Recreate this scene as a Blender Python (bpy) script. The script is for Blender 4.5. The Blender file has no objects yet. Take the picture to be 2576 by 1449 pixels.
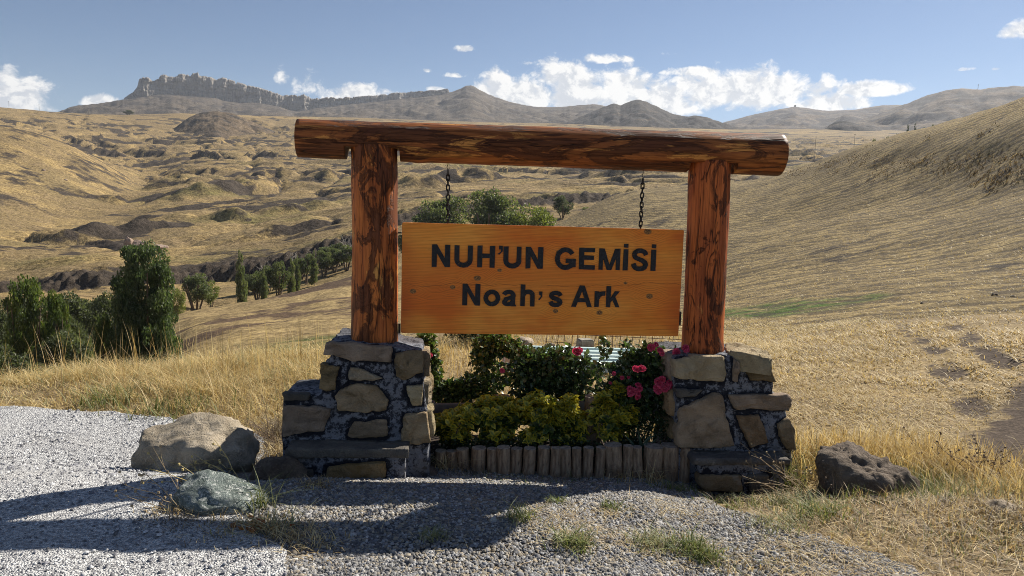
import bpy, bmesh, math, random
import numpy as np
from mathutils import Vector, Matrix
random.seed(7); rng = np.random.default_rng(7)
scene = bpy.context.scene
COL = scene.collection
rad = math.radians

# ------------------------------------------------------------------ camera
CAM_H, F_PX, PITCH, ROLL = 1.65, 1800.0, rad(6.2), rad(1.65)
cam_d = bpy.data.cameras.new('camera'); cam = bpy.data.objects.new('camera', cam_d); COL.objects.link(cam)
cam_d.sensor_fit = 'HORIZONTAL'; cam_d.sensor_width = 36.0; cam_d.lens = 36.0 * F_PX / 2576.0
cam_d.clip_start = 0.05; cam_d.clip_end = 20000
cam.matrix_world = Matrix.Translation((0, 0, CAM_H)) @ Matrix.Rotation(rad(90) - PITCH, 4, 'X') @ Matrix.Rotation(ROLL, 4, 'Z')
scene.camera = cam
CAM_R = np.array((Matrix.Rotation(rad(90) - PITCH, 3, 'X') @ Matrix.Rotation(ROLL, 3, 'Z')))
CAM_O = np.array([0, 0, CAM_H])

# ------------------------------------------------------------------ light
SUN_V = Vector((0.96, 0.88, 1.0)).normalized()
SUN_EL = math.asin(SUN_V.z); SUN_AZ = math.atan2(SUN_V.x, SUN_V.y)
sd = bpy.data.lights.new('sun', 'SUN'); sd.energy = 5.0; sd.angle = rad(0.53); sd.color = (1.0, 0.93, 0.82)
so = bpy.data.objects.new('sun', sd); COL.objects.link(so)
so.rotation_euler = SUN_V.to_track_quat('Z', 'Y').to_euler()
scene.view_settings.view_transform = 'Standard'; scene.view_settings.look = 'None'
scene.view_settings.gamma = 1.0; scene.view_settings.use_curve_mapping = False
scene.view_settings.exposure = 0.80
SKY_STRENGTH = 0.05
HAZE = 0.00007

try:
    scene.cycles.use_denoising = True; scene.cycles.denoiser = 'OPENIMAGEDENOISE'; scene.cycles.denoising_prefilter = 'NONE'; scene.cycles.use_adaptive_sampling = False; scene.cycles.sample_clamp_indirect = 6.0
    scene.cycles.max_bounces = 8; scene.cycles.volume_bounces = 1
    scene.cycles.transparent_max_bounces = 8; scene.cycles.filter_width = 0.95
except Exception:
    pass

# ------------------------------------------------------------------ geometry of sight (used to measure real positions)
def sight(px, py):
    return CAM_R @ np.array([(px - 1288.0) / F_PX, -(py - 724.5) / F_PX, -1.0])
def on_plane(px, py, p0, n):
    d = sight(px, py); n = np.array(n, float)
    return CAM_O + d * (np.dot(n, np.array(p0, float) - CAM_O) / np.dot(n, d))
def rise(y):
    """the forecourt climbs a little from the foot of the sign towards the viewer"""
    return 0.21 * np.sin(np.pi / 2 * np.clip((4.2 - y) / 1.1, 0, 1))
def on_ground(px, py, z=None):
    d = sight(px, py)
    if z is not None: return CAM_O + d * ((z - CAM_H) / d[2])
    p = CAM_O + d * ((0.0 - CAM_H) / d[2])
    for _ in range(12): p = CAM_O + d * ((float(rise(p[1])) - CAM_H) / d[2])
    return p
def at_depth(px, py, Y):
    d = sight(px, py); return CAM_O + d * (Y / d[1])
def polar(px, py, r):
    """azimuth and height of the point seen at px,py at horizontal distance r"""
    d = sight(px, py); h = math.hypot(d[0], d[1])
    return math.atan2(d[0], d[1]), CAM_H + r * d[2] / h
def azim(px, py=540):
    d = sight(px, py); return math.atan2(d[0], d[1])

# ------------------------------------------------------------------ noise
_perm = np.random.default_rng(3).permutation(4096).astype(np.int64)
def _h(i, j, k=0, s=0):
    return _perm[(_perm[(_perm[(i + s * 131) & 4095] + j) & 4095] + k) & 4095]
def _f(t): return t * t * t * (t * (t * 6 - 15) + 10)
def perlin(x, y, s=0):
    xi = np.floor(x).astype(np.int64); yi = np.floor(y).astype(np.int64); xf = x - xi; yf = y - yi
    u, v = _f(xf), _f(yf)
    def g(i, j, a, b):
        an = _h(i, j, 0, s) * (2 * np.pi / 4096); return np.cos(an) * a + np.sin(an) * b
    n0 = g(xi, yi, xf, yf); n1 = g(xi + 1, yi, xf - 1, yf); n2 = g(xi, yi + 1, xf, yf - 1); n3 = g(xi + 1, yi + 1, xf - 1, yf - 1)
    return 1.5 * ((n0 * (1 - u) + n1 * u) * (1 - v) + (n2 * (1 - u) + n3 * u) * v)
def fbm(x, y, o=4, s=0, gain=0.5):
    t = 0; a = 1.0; m = 0
    for k in range(o):
        t = t + a * perlin(x * 2.03 ** k, y * 2.03 ** k, s + k); m += a; a *= gain
    return t / m
def perlin3(p, s=0):
    i = np.floor(p).astype(np.int64); f = p - i; w = _f(f)
    def g(a, b, c):
        h = _h(i[:, 0] + a, i[:, 1] + b, i[:, 2] + c, s)
        z = (h / 2048.0) - 1; an = (h * 2654435761 % 4096) * (2 * np.pi / 4096); q = np.sqrt(np.maximum(0, 1 - z * z))
        return q * np.cos(an) * (f[:, 0] - a) + q * np.sin(an) * (f[:, 1] - b) + z * (f[:, 2] - c)
    L = lambda a, b, t: a * (1 - t) + b * t
    x00 = L(g(0, 0, 0), g(1, 0, 0), w[:, 0]); x10 = L(g(0, 1, 0), g(1, 1, 0), w[:, 0])
    x01 = L(g(0, 0, 1), g(1, 0, 1), w[:, 0]); x11 = L(g(0, 1, 1), g(1, 1, 1), w[:, 0])
    return 1.5 * L(L(x00, x10, w[:, 1]), L(x01, x11, w[:, 1]), w[:, 2])
def fbm3(p, o=4, s=0, gain=0.5):
    t = 0; a = 1.0; m = 0
    for k in range(o):
        t = t + a * perlin3(p * 2.03 ** k, s + k); m += a; a *= gain
    return t / m
def smooth(a, b, x):
    t = np.clip((x - a) / (b - a), 0, 1); return t * t * (3 - 2 * t)

# ------------------------------------------------------------------ objects
def raw_mesh(name, v, f, mats=(), tint=None, smooth_sh=False, attr='tint'):
    """f: list of index tuples, or an (n,3)/(n,4) int array"""
    me = bpy.data.meshes.new(name)
    v = np.asarray(v, dtype=np.float32)
    if isinstance(f, np.ndarray):
        n, k = f.shape
        me.vertices.add(len(v)); me.vertices.foreach_set('co', v.ravel())
        me.loops.add(n * k); me.loops.foreach_set('vertex_index', f.astype(np.int32).ravel())
        me.polygons.add(n); me.polygons.foreach_set('loop_start', np.arange(0, n * k, k, dtype=np.int32))
        me.update(calc_edges=True)
    else:
        me.from_pydata(v.tolist(), [], [tuple(int(q) for q in t) for t in f]); me.update()
    for m in mats: me.materials.append(m)
    if tint is not None:
        a = me.attributes.new(attr, 'FLOAT_COLOR', 'POINT')
        c = np.ones((len(v), 4), np.float32); c[:, :3] = np.asarray(tint, np.float32)
        a.data.foreach_set('color', c.ravel())
    if smooth_sh:
        me.polygons.foreach_set('use_smooth', np.ones(len(me.polygons), bool))
    return me
def add(name, me, parent=None, loc=(0, 0, 0), rot=(0, 0, 0)):
    o = bpy.data.objects.new(name, me); COL.objects.link(o); o.location = loc; o.rotation_euler = rot
    if parent is not None: o.parent = parent
    return o
def tag(o, label, cat, group=None):
    o['label'] = label; o['category'] = cat
    if group: o['group'] = group
    return o
def thing(name, label, cat, loc=(0, 0, 0), group=None, rot=(0, 0, 0)):
    o = bpy.data.objects.new(name, None); COL.objects.link(o); o.location = loc; o.rotation_euler = rot
    o.empty_display_size = 0.1
    return tag(o, label, cat, group)
def part(name, v, f, m, parent, tint=None, sm=False):
    """a part given in world coordinates under an unrotated parent"""
    v = np.asarray(v, float) - np.array(parent.location)
    return add(name, raw_mesh(name, v, f, [m], tint, sm), parent)
def structure(name, me): o = add(name, me); o['kind'] = 'structure'; return o
def stuff(name, me, parent=None): o = add(name, me, parent); o['kind'] = 'stuff'; return o
def copy_tree(o, parent=None):
    c = o.copy(); COL.objects.link(c); c.parent = parent
    for ch in list(o.children): copy_tree(ch, c)
    return c

class MB:
    """collects pieces into one mesh"""
    def __init__(s): s.v = []; s.f = []; s.n = 0
    def add(s, v, f):
        v = np.asarray(v, float); s.v.append(v); s.f += [tuple(int(i) + s.n for i in t) for t in f]; s.n += len(v); return s
    def box(s, c, d, R=None, taper=1.0):
        x, y, z = [q / 2 for q in d]
        v = np.array([(-x, -y, -z), (x, -y, -z), (x, y, -z), (-x, y, -z), (-x * taper, -y * taper, z), (x * taper, -y * taper, z), (x * taper, y * taper, z), (-x * taper, y * taper, z)])
        if R is not None: v = v @ np.array(R).T
        return s.add(v + np.array(c), [(3, 2, 1, 0), (4, 5, 6, 7), (0, 1, 5, 4), (1, 2, 6, 5), (2, 3, 7, 6), (3, 0, 4, 7)])
    def tube(s, pts, r, n=8, cap=True):
        pts = np.asarray(pts, float); k = len(pts); r = np.broadcast_to(np.asarray(r, float), (k,))
        t = np.gradient(pts, axis=0); t /= np.linalg.norm(t, axis=1)[:, None] + 1e-9
        ref = np.array([0.31, 0.2, 0.93]); ref = ref if abs(np.dot(ref, t[0])) < .9 else np.array([1., 0, 0])
        a = np.cross(t, ref); a /= np.linalg.norm(a, axis=1)[:, None] + 1e-9; b = np.cross(t, a)
        an = np.arange(n) * 2 * np.pi / n
        v = (pts[:, None, :] + r[:, None, None] * (np.cos(an)[None, :, None] * a[:, None, :] + np.sin(an)[None, :, None] * b[:, None, :])).reshape(-1, 3)
        f = [(i * n + j, i * n + (j + 1) % n, (i + 1) * n + (j + 1) % n, (i + 1) * n + j) for i in range(k - 1) for j in range(n)]
        if cap: f += [tuple(range(n))[::-1], tuple((k - 1) * n + j for j in range(n))]
        return s.add(v, f)
    def mesh(s, name, mats=(), tint=None, sm=False): return raw_mesh(name, np.concatenate(s.v), s.f, mats, tint, sm)
    def verts(s): return np.concatenate(s.v)

# ------------------------------------------------------------------ node helpers
class G:
    def __init__(s, nt): s.nt = nt; s.nt.nodes.clear()
    def n(s, t, ins=None, **props):
        nd = s.nt.nodes.new(t)
        for k, v in props.items(): setattr(nd, k, v)
        for k, v in (ins or {}).items(): s.set(nd, k, v)
        return nd
    def set(s, nd, k, v):
        sock = nd.inputs[k]
        if isinstance(v, bpy.types.NodeSocket): s.nt.links.new(v, sock)
        elif isinstance(v, (tuple, list)) and sock.type == 'RGBA' and len(v) == 3: sock.default_value = (*v, 1)
        else: sock.default_value = v
    def math(s, op, a, b=0.0, c=None, clamp=False):
        nd = s.n('ShaderNodeMath', {0: a, 1: b}, operation=op, use_clamp=clamp)
        if c is not None: s.set(nd, 2, c)
        return nd.outputs[0]
    def noise(s, vec, scale, detail=4, rough=0.55, dist=0.0):
        return s.n('ShaderNodeTexNoise', {'Vector': vec, 'Scale': scale, 'Detail': detail, 'Roughness': rough, 'Distortion': dist}).outputs['Fac']
    def mp(s, v, a, b, c=0.0, d=1.0, typ='SMOOTHSTEP'):
        return s.n('ShaderNodeMapRange', {0: v, 1: a, 2: b, 3: c, 4: d}, interpolation_type=typ).outputs[0]
    def mix(s, f, a, b, blend='MIX'):
        nd = s.n('ShaderNodeMix', data_type='RGBA', blend_type=blend)
        s.set(nd, 0, f); s.set(nd, 6, a if isinstance(a, bpy.types.NodeSocket) else (*a, 1)); s.set(nd, 7, b if isinstance(b, bpy.types.NodeSocket) else (*b, 1))
        return nd.outputs[2]
    def ramp(s, f, stops):
        nd = s.n('ShaderNodeValToRGB', {0: f}); cr = nd.color_ramp
        while len(cr.elements) < len(stops): cr.elements.new(0.5)
        for e, (p, c) in zip(cr.elements, stops): e.position = p; e.color = (*c, 1)
        return nd.outputs[0]
    def coords(s, kind='Object'): return s.n('ShaderNodeTexCoord').outputs[kind]
    def scale(s, vec, sc, loc=(0, 0, 0)): return s.n('ShaderNodeMapping', {'Vector': vec, 'Scale': sc, 'Location': loc}).outputs[0]
    def attr(s, name): return s.n('ShaderNodeAttribute', attribute_name=name).outputs['Color']
    def sep(s, c): return s.n('ShaderNodeSeparateColor', {0: c}).outputs
    def xyz(s, c): return s.n('ShaderNodeSeparateXYZ', {0: c}).outputs
    def bump(s, h, strength=0.5, dist=0.02, normal=None):
        nd = s.n('ShaderNodeBump', {'Height': h, 'Strength': strength, 'Distance': dist})
        if normal is not None: s.set(nd, 'Normal', normal)
        return nd.outputs[0]
    def out(s, col, rough=0.8, normal=None, spec=0.3, metal=0.0, coat=0.0):
        b = s.n('ShaderNodeBsdfPrincipled', {'Base Color': col, 'Roughness': rough, 'Specular IOR Level': spec, 'Metallic': metal, 'Coat Weight': coat, 'Coat Roughness': 0.25})
        if normal is not None: s.set(b, 'Normal', normal)
        s.n('ShaderNodeOutputMaterial', {'Surface': b.outputs[0]}); return b
def new_mat(name):
    m = bpy.data.materials.new(name); m.use_nodes = True; return m, G(m.node_tree)
def plain(name, col, rough=0.7, metal=0.0, var=0.25, sc=20, spec=0.3, bump=0.3):
    m, g = new_mat(name); v = g.coords()
    n = g.noise(v, sc, 5)
    c = g.mix(g.mp(n, .3, .7), tuple(q * (1 - var) for q in col), tuple(min(1, q * (1 + var)) for q in col))
    g.out(c, rough, g.bump(g.noise(v, sc * 3, 4), bump, 0.01), spec, metal); return m

# ------------------------------------------------------------------ sky with cumulus
world = bpy.data.worlds.new('World'); scene.world = world; world.use_nodes = True
g = G(world.node_tree)
sky = g.n('ShaderNodeTexSky', sky_type='NISHITA')
sky.sun_disc = False; sky.sun_elevation = SUN_EL; sky.sun_rotation = SUN_AZ; sky.altitude = 1900; sky.air_density = 1.0; sky.dust_density = 0.6; sky.ozone_density = 3.2
vec = g.coords('Generated'); X, Y, Z = g.xyz(vec)
az = g.math('ARCTAN2', X, Y); el = g.math('ARCSINE', Z)
uv = g.n('ShaderNodeCombineXYZ', {0: az, 1: g.math('MULTIPLY', el, 1.25), 2: 0.0}).outputs[0]
warp = g.n('ShaderNodeTexNoise', {'Vector': uv, 'Scale': 26.0, 'Detail': 3.0}).outputs['Color']
uvw = g.n('ShaderNodeVectorMath', {0: uv, 1: g.n('ShaderNodeVectorMath', {0: warp, 'Scale': 0.022}, operation='SCALE').outputs[0]}, operation='ADD').outputs[0]
def cloud_noise(p):
    a = g.noise(p, 14.0, 12, 0.68, 0.25)
    vo = g.n('ShaderNodeTexVoronoi', {'Vector': p, 'Scale': 48.0, 'Detail': 3.0, 'Roughness': 0.6}, feature='SMOOTH_F1')
    return g.math('SUBTRACT', g.math('MULTIPLY', a, 1.15), g.math('MULTIPLY', vo.outputs['Distance'], 0.28))
def env_of(px, py, w, h, amp=1.0, power=2.0):
    """soft envelope of one cumulus, by where it stands in the sky (azimuth and elevation)"""
    a0, t0 = polar(px, py, 1.0); e0 = math.atan(t0 - CAM_H)
    dx = g.math('DIVIDE', g.math('SUBTRACT', az, a0), w / F_PX * math.cos(a0) ** 2); dy = g.math('SUBTRACT', el, e0)
    up = g.math('DIVIDE', g.math('MAXIMUM', dy, 0.0), h / F_PX * math.cos(a0))
    dn = g.math('DIVIDE', g.math('MINIMUM', dy, 0.0), 0.6 * h / F_PX * math.cos(a0))
    q = g.math('ADD', g.math('ADD', g.math('MULTIPLY', dx, dx), g.math('MULTIPLY', up, up)), g.math('MULTIPLY', dn, dn))
    return g.math('MULTIPLY', g.math('SUBTRACT', 1.0, q), amp)
CL = [(10, 260, 190, 100), (255, 262, 62, 32), (790, 222, 70, 42, .55), (905, 245, 120, 42), (1250, 232, 62, 72), (1320, 255, 120, 76), (1400, 190, 80, 56, .9), (1440, 250, 100, 82),
      (1165, 124, 30, 13, .6), (1098, 225, 26, 9, .6), (1545, 150, 88, 18, .75), (1580, 215, 76, 68), (1650, 262, 165, 74), (1830, 238, 220, 86), (1960, 232, 165, 62), (1760, 182, 110, 20, .8), (2070, 262, 130, 36), (2190, 228, 105, 28),
      (2420, 176, 36, 8, .6), (2502, 174, 16, 6, .5), (2565, 80, 70, 32, .55), (712, 200, 20, 30, .4), (1680, 136, 22, 7, .5), (1075, 178, 14, 8, .45), (1150, 190, 36, 9, .4), (1320, 160, 26, 9, .5),
      (-330, 250, 200, 60), (-620, 240, 130, 70), (2860, 200, 160, 60), (3100, 230, 190, 80)]
env = None
for c in CL:
    e = env_of(*c); env = e if env is None else g.math('MAXIMUM', env, e)
# the same kind of cumulus goes on round the rest of the horizon
far_az = g.mp(g.math('ABSOLUTE', az), 0.95, 1.15)
band = g.math('SUBTRACT', 1.0, g.math('ABSOLUTE', g.math('DIVIDE', g.math('SUBTRACT', el, 0.13), 0.10)))
patch = g.mp(g.noise(uv, 3.2, 2), 0.42, 0.62)
env = g.math('MAXIMUM', env, g.math('SUBTRACT', g.math('MULTIPLY', g.math('MULTIPLY', band, patch), far_az), g.math('ADD', 0.02, g.math('MULTIPLY', g.math('SUBTRACT', 1.0, far_az), 4.0))))
env = g.math('MAXIMUM', env, -2.5)
n1 = cloud_noise(uvw)
off = (0.010, 0.012, 0.0)
n2 = cloud_noise(g.n('ShaderNodeVectorMath', {0: uvw, 1: off}, operation='ADD').outputs[0])
dens = g.math('ADD', g.math('MULTIPLY', env, 0.62), g.math('MULTIPLY', g.math('SUBTRACT', n1, 0.42), 1.4))
mask = g.mp(dens, -0.05, 0.30)
light = g.mp(g.math('SUBTRACT', n1, n2), -0.10, 0.09)
thick = g.mp(dens, 0.08, 0.42)
light = g.math('SUBTRACT', g.math('ADD', g.math('MULTIPLY', light, 0.65), 0.5), g.math('MULTIPLY', thick, 0.22), clamp=True)
ccol = g.mix(light, (5.4, 6.0, 7.0), (11.8, 11.6, 11.2))
# thin veil low over the horizon, as in the picture
skyc = g.mix(g.mp(el, 0.22, 0.0, 0.0, 0.18), sky.outputs[0], (5.6, 6.6, 7.6))
in_band = g.math('MULTIPLY', g.math('GREATER_THAN', el, -0.01), g.math('LESS_THAN', el, 0.30))     # no cloud stands higher or lower
bg0 = g.n('ShaderNodeBackground', {'Color': sky.outputs[0], 'Strength': SKY_STRENGTH})
bg1 = g.n('ShaderNodeBackground', {'Color': g.mix(g.math('MULTIPLY', mask, 0.97), skyc, ccol), 'Strength': SKY_STRENGTH})
mx = g.n('ShaderNodeMixShader', {0: in_band, 1: bg0.outputs[0], 2: bg1.outputs[0]})
g.n('ShaderNodeOutputWorld', {'Surface': mx.outputs[0]})
try:
    world.cycles.sampling_method = 'MANUAL'; world.cycles.sample_map_resolution = 256
except Exception:
    pass
# ------------------------------------------------------------------ terrain
def row(entries):
    """one profile line running across the view: entries (px, r, py=None, z=None) -> sorted azimuths, r, z"""
    out = []
    for e in entries:
        px, r, py = e[0], e[1], e[2]
        if py is None: a = azim(px, 600); z = e[3]
        else: a, z = polar(px, py, r)
        out.append((a, r, z))
    out.sort(); return np.array(out)
def blur(a, th, sig):
    if sig <= 0: return a
    u = np.linspace(th[0], th[-1], 4000); b = np.interp(u, th, a); k = max(3, int(3 * sig / (u[1] - u[0]))); w = np.exp(-.5 * (np.arange(-k, k + 1) * (u[1] - u[0]) / sig) ** 2); w /= w.sum()
    return np.interp(th, u, np.convolve(np.pad(b, k, mode='edge'), w, 'valid'))
def grid_from_rows(rows, th, rr, sig=0.0):
    A = []
    for R in rows:
        A.append((blur(np.interp(th, R[:, 0], R[:, 1]), th, sig), blur(np.interp(th, R[:, 0], R[:, 2]), th, sig)))
    Rk = np.log(np.array([a[0] for a in A])); Zk = np.array([a[1] for a in A])       # rows x th
    out = np.empty((len(th), len(rr))); fr = np.empty((len(th), len(rr))); lr = np.log(rr)
    for i in range(len(th)):
        x = Rk[:, i]; z = Zk[:, i]; d = np.diff(z) / np.diff(x)
        m = np.zeros_like(z); m[1:-1] = np.where(d[1:] * d[:-1] > 0, 2 * d[1:] * d[:-1] / (d[1:] + d[:-1] + 1e-12), 0.0); m[0] = d[0]; m[-1] = d[-1]
        k = np.clip(np.searchsorted(x, lr) - 1, 0, len(x) - 2); h = x[k + 1] - x[k]; t = np.clip((lr - x[k]) / h, 0, 1)
        out[i] = (2 * t ** 3 - 3 * t ** 2 + 1) * z[k] + (t ** 3 - 2 * t ** 2 + t) * h * m[k] + (-2 * t ** 3 + 3 * t ** 2) * z[k + 1] + (t ** 3 - t ** 2) * h * m[k + 1]
        fr[i] = k + t
    return out, fr
def polar_faces(nt, nr):
    i = np.arange(nt - 1)[:, None] * nr + np.arange(nr - 1)[None, :]
    return np.stack([i, i + nr, i + nr + 1, i + 1], -1).reshape(-1, 4)

GROUND_ROWS = [
 row([(px, .4, None, 0.0) for px in (-900, 1288, 3500)]),
 row([(-900, 7.2, None, 0), (700, 7.2, None, 0), (1000, 8.0, None, 0), (1700, 9.0, None, 0), (1850, 9.0, None, -.1), (2200, 8.0, None, 0.), (2576, 7.0, None, 0.05), (3500, 7.0, None, .1)]),
 row([(-900, 15, None, -3), (300, 15, None, -3.0), (450, 15, None, -2.8), (560, 18, None, -3.2), (700, 20, 912), (870, 20, 905), (1000, 16, None, -1.2), (1400, 14, None, -.45), (1700, 14, None, -.45), (1850, 14, 850), (2200, 12, 832), (2576, 11, 832), (3500, 11, None, .25)]),
 row([(-900, 30, None, -6.5), (300, 30, None, -6.5), (450, 32, None, -6.8), (560, 34, 896), (700, 38, 866), (870, 36, 850), (1000, 30, None, -4.2), (1400, 26, None, -2.5), (1700, 25, None, -1.9), (1850, 24, 783), (2060, 22, 760), (2300, 18, 757), (2576, 15, 765), (3500, 15, None, .6)]),
 row([(-900, 55, None, -12.3), (330, 55, None, -11.8), (450, 60, 838), (700, 70, 796), (870, 70, 765), (1000, 60, None, -7), (1400, 50, None, -4), (1700, 45, None, -3.3), (1850, 40, 715), (2060, 34, 692), (2300, 28, 690), (2576, 24, 692), (3500, 24, None, 2)]),
 row([(-900, 90, None, -17), (200, 85, None, -15), (330, 85, None, -14), (450, 85, 806), (560, 90, 786), (700, 92, 764), (870, 92, 724), (1000, 90, None, -9), (1400, 80, None, -2.5), (1700, 75, 600), (1850, 70, 590), (2060, 62, 560), (2300, 55, 530), (2576, 45, 500), (3500, 45, None, 8)]),
 row([(-900, 120, None, -22), (200, 115, None, -18.5), (330, 115, None, -17), (450, 108, 785), (560, 110, 768), (700, 112, 744), (776, 112, 727), (885, 112, 690), (1000, 115, 650), (1400, 125, 575), (1430, 125, 546), (1536, 130, 492), (1642, 135, 472), (1723, 137, 464), (1837, 135, 468), (2034, 130, 427), (2115, 125, 399), (2190, 120, 364), (2300, 112, 340), (2400, 105, 315), (2500, 98, 285), (2576, 92, 262), (2800, 80, 185), (3500, 70, None, 30)]),
 row([(-900, 160, None, -50), (330, 150, None, -45), (885, 150, None, -40), (1400, 165, None, -30), (1723, 180, None, -12), (2115, 170, None, -2), (2576, 140, None, 10), (3500, 120, None, 20)]),
]
VALLEY_ROWS = [
 row([(-900, 60, None, -34), (1400, 60, None, -34), (2400, 100, None, -30), (3500, 100, None, -30)]),
 row([(-900, 128, 735), (0, 128, 748), (300, 128, 748), (500, 150, 747), (700, 155, 724), (870, 160, 680), (1000, 165, 642), (1400, 180, 578), (1700, 190, 522), (1850, 220, 500), (2060, 260, 475), (2300, 300, 446), (3500, 300, 446)]),
 row([(-900, 200, 722), (0, 200, 737), (100, 200, 737), (300, 195, 722), (450, 200, 715), (500, 200, 713), (700, 195, 690), (870, 195, 640), (950, 196, 592), (1000, 200, 562), (1200, 220, 528), (1400, 240, 507), (1700, 260, 484), (1850, 290, 476), (2060, 330, 458), (2300, 380, 430), (3500, 380, 430)]),
 row([(-900, 206, 712), (0, 206, 729), (90, 206, 722), (112, 203, 700), (200, 203, 692), (290, 200, 683), (430, 203, 702), (520, 203, 690), (600, 201, 668), (700, 198, 655), (870, 198, 606), (1000, 204, 548), (1200, 225, 518), (1400, 246, 500), (1700, 268, 478), (1850, 300, 470), (2060, 340, 448), (2300, 390, 424), (3500, 390, 424)]),
 row([(-900, 280, 625), (0, 280, 640), (300, 280, 625), (500, 280, 610), (700, 280, 585), (870, 280, 550), (1000, 290, 500), (1200, 310, 480), (1400, 330, 470), (1700, 350, 455), (1850, 400, 450), (2060, 430, 432), (2300, 480, 410), (3500, 480, 410)]),
 row([(-900, 400, 520), (0, 400, 545), (150, 410, 560), (300, 420, 545), (500, 420, 510), (700, 430, 495), (870, 430, 478), (1000, 440, 456), (1200, 450, 445), (1400, 480, 442), (1700, 500, 432), (1850, 560, 427), (2060, 600, 407), (2300, 640, 390), (3500, 640, 390)]),
 row([(-900, 520, 380), (0, 520, 415), (150, 520, 445), (300, 520, 490), (362, 540, 488), (420, 600, 455), (500, 600, 445), (700, 600, 435), (870, 600, 420), (1000, 600, 412), (1400, 650, 407), (1700, 700, 402), (1850, 750, 397), (2060, 800, 386), (2300, 800, 372), (3500, 800, 372)]),
 row([(-900, 640, 270), (-150, 640, 308), (0, 640, 318), (60, 640, 326), (130, 640, 346), (200, 630, 376), (270, 620, 412), (330, 610, 450), (362, 620, 478), (400, 720, 425), (500, 750, 398), (700, 800, 388), (870, 800, 378), (1000, 800, 372), (1400, 850, 372), (1700, 900, 374), (1850, 950, 372), (2060, 1000, 364), (2300, 1000, 356), (3500, 1000, 356)]),
 row([(-900, 800, 330), (0, 800, 345), (130, 800, 372), (200, 800, 392), (300, 800, 410), (362, 820, 405), (400, 900, 385), (500, 950, 362), (700, 1000, 352), (870, 1000, 346), (1400, 1100, 350), (1850, 1200, 350), (2060, 1250, 347), (2300, 1250, 345), (3500, 1250, 345)]),
 row([(-900, 1100, 290), (0, 1100, 297), (150, 1100, 314), (300, 1150, 320), (450, 1200, 322), (700, 1300, 324), (870, 1300, 320), (1400, 1400, 327), (1850, 1500, 337), (2060, 1500, 337), (2300, 1550, 340), (3500, 1550, 340)]),
 row([(-900, 1350, 250), (0, 1350, 268), (50, 1350, 275), (150, 1350, 283), (300, 1500, 290), (450, 1600, 289), (700, 1600, 295), (870, 1600, 298), (1400, 1650, 312), (1850, 1700, 327), (2060, 1750, 327), (2300, 1800, 332), (3500, 1800, 332)]),
 row([(-900, 1900, 290), (0, 1900, 300), (1400, 2000, 340), (3500, 2200, 350)]),
]
A_L, A_R = azim(-560), azim(3140)
# --- valley
tv = np.linspace(A_L, A_R, 760); rv = np.exp(np.linspace(math.log(95), math.log(1850), 430))
ZV, FV = grid_from_rows(VALLEY_ROWS, tv, rv, .012)
TH, RR = np.meshgrid(tv, rv, indexing='ij'); XV = RR * np.sin(TH); YV = RR * np.cos(TH)
pxv = 1288 + F_PX * np.tan(TH) * 0.985
calm = np.maximum(smooth(420, 300, pxv + 60 * perlin(XV / 60, YV / 60, 5)) * smooth(300, 420, RR) * smooth(760, 640, RR), 0) * 0.8
amp = smooth(150, 330, RR) * (0.55 + 0.45 * smooth(300, 800, RR)) * (1 - calm) * smooth(1500, 1000, RR)
z0 = ZV.copy()
w1 = fbm(XV / 110, YV / 110, 3, 11) * 40; w2 = fbm(XV / 95, YV / 95, 3, 21) * 40
hum = fbm((XV + w1) / 95, (YV + w2) / 55, 4, 31)
rid = (1 - np.abs(perlin((XV + w2) / 62, (YV + w1) / 34, 41))) ** 2 + .5 * (1 - np.abs(perlin((XV + w1) / 27, (YV + w2) / 15, 42))) ** 2 - .75
phase = (YV + 0.35 * XV + 1.2 * w1 + 0.8 * w2) / 46.0
saw = phase - np.floor(phase); scarp = np.where(saw < .13, saw / .13, 1 - (saw - .13) / .87) - .5
smask = smooth(.02, .30, fbm((XV - w1) / 120, (YV - w2) / 70, 3, 51))
phase2 = (YV - 0.22 * XV + 0.9 * w2 + 10 * perlin(XV / 22, YV / 22, 9)) / 19.0
saw2 = phase2 - np.floor(phase2); scarp2 = np.where(saw2 < .16, saw2 / .16, 1 - (saw2 - .16) / .84) - .5
smask2 = smooth(.05, .33, fbm((XV + w1) / 70, (YV + w1) / 44, 3, 61))
fine = fbm(XV / 14, YV / 9, 4, 71)
gul1 = np.abs(perlin((XV + .8 * w1) / 58, (YV + .8 * w2) / 88, 201)); gul2 = np.abs(perlin((XV + .5 * w2) / 24, (YV + .5 * w1) / 34, 202)); gul3 = np.abs(perlin((XV + .25 * w1) / 10, (YV + .25 * w2) / 12, 203))
incise = -3.6 * np.exp(-gul1 / .07) - 1.5 * np.exp(-gul2 / .09) * smooth(.0, .3, fbm(XV / 130, YV / 90, 2, 204) + .12) - .4 * np.exp(-gul3 / .12)
ZV = ZV + amp * (incise + 4.2 * hum + 2.6 * rid + 6.8 * scarp * smask + 4.0 * scarp2 * smask2 + 1.5 * fine) + 0.22 * fbm(XV / 6, YV / 4, 3, 81) * smooth(110, 160, RR)
soil = np.maximum(np.maximum(np.exp(-gul1 / .05), .8 * np.exp(-gul2 / .06) * smooth(0, .3, fbm(XV / 130, YV / 90, 2, 204) + .12)) * amp, smooth(.24, .05, saw) * smask * amp)  # bare soil in gullies and on scarps, with their shade painted in
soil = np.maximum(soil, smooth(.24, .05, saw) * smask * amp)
soil = np.maximum(soil, np.maximum(smooth(.24, .05, saw) * smask, smooth(.26, .05, saw2) * smask2) * amp * 1.1)
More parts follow.
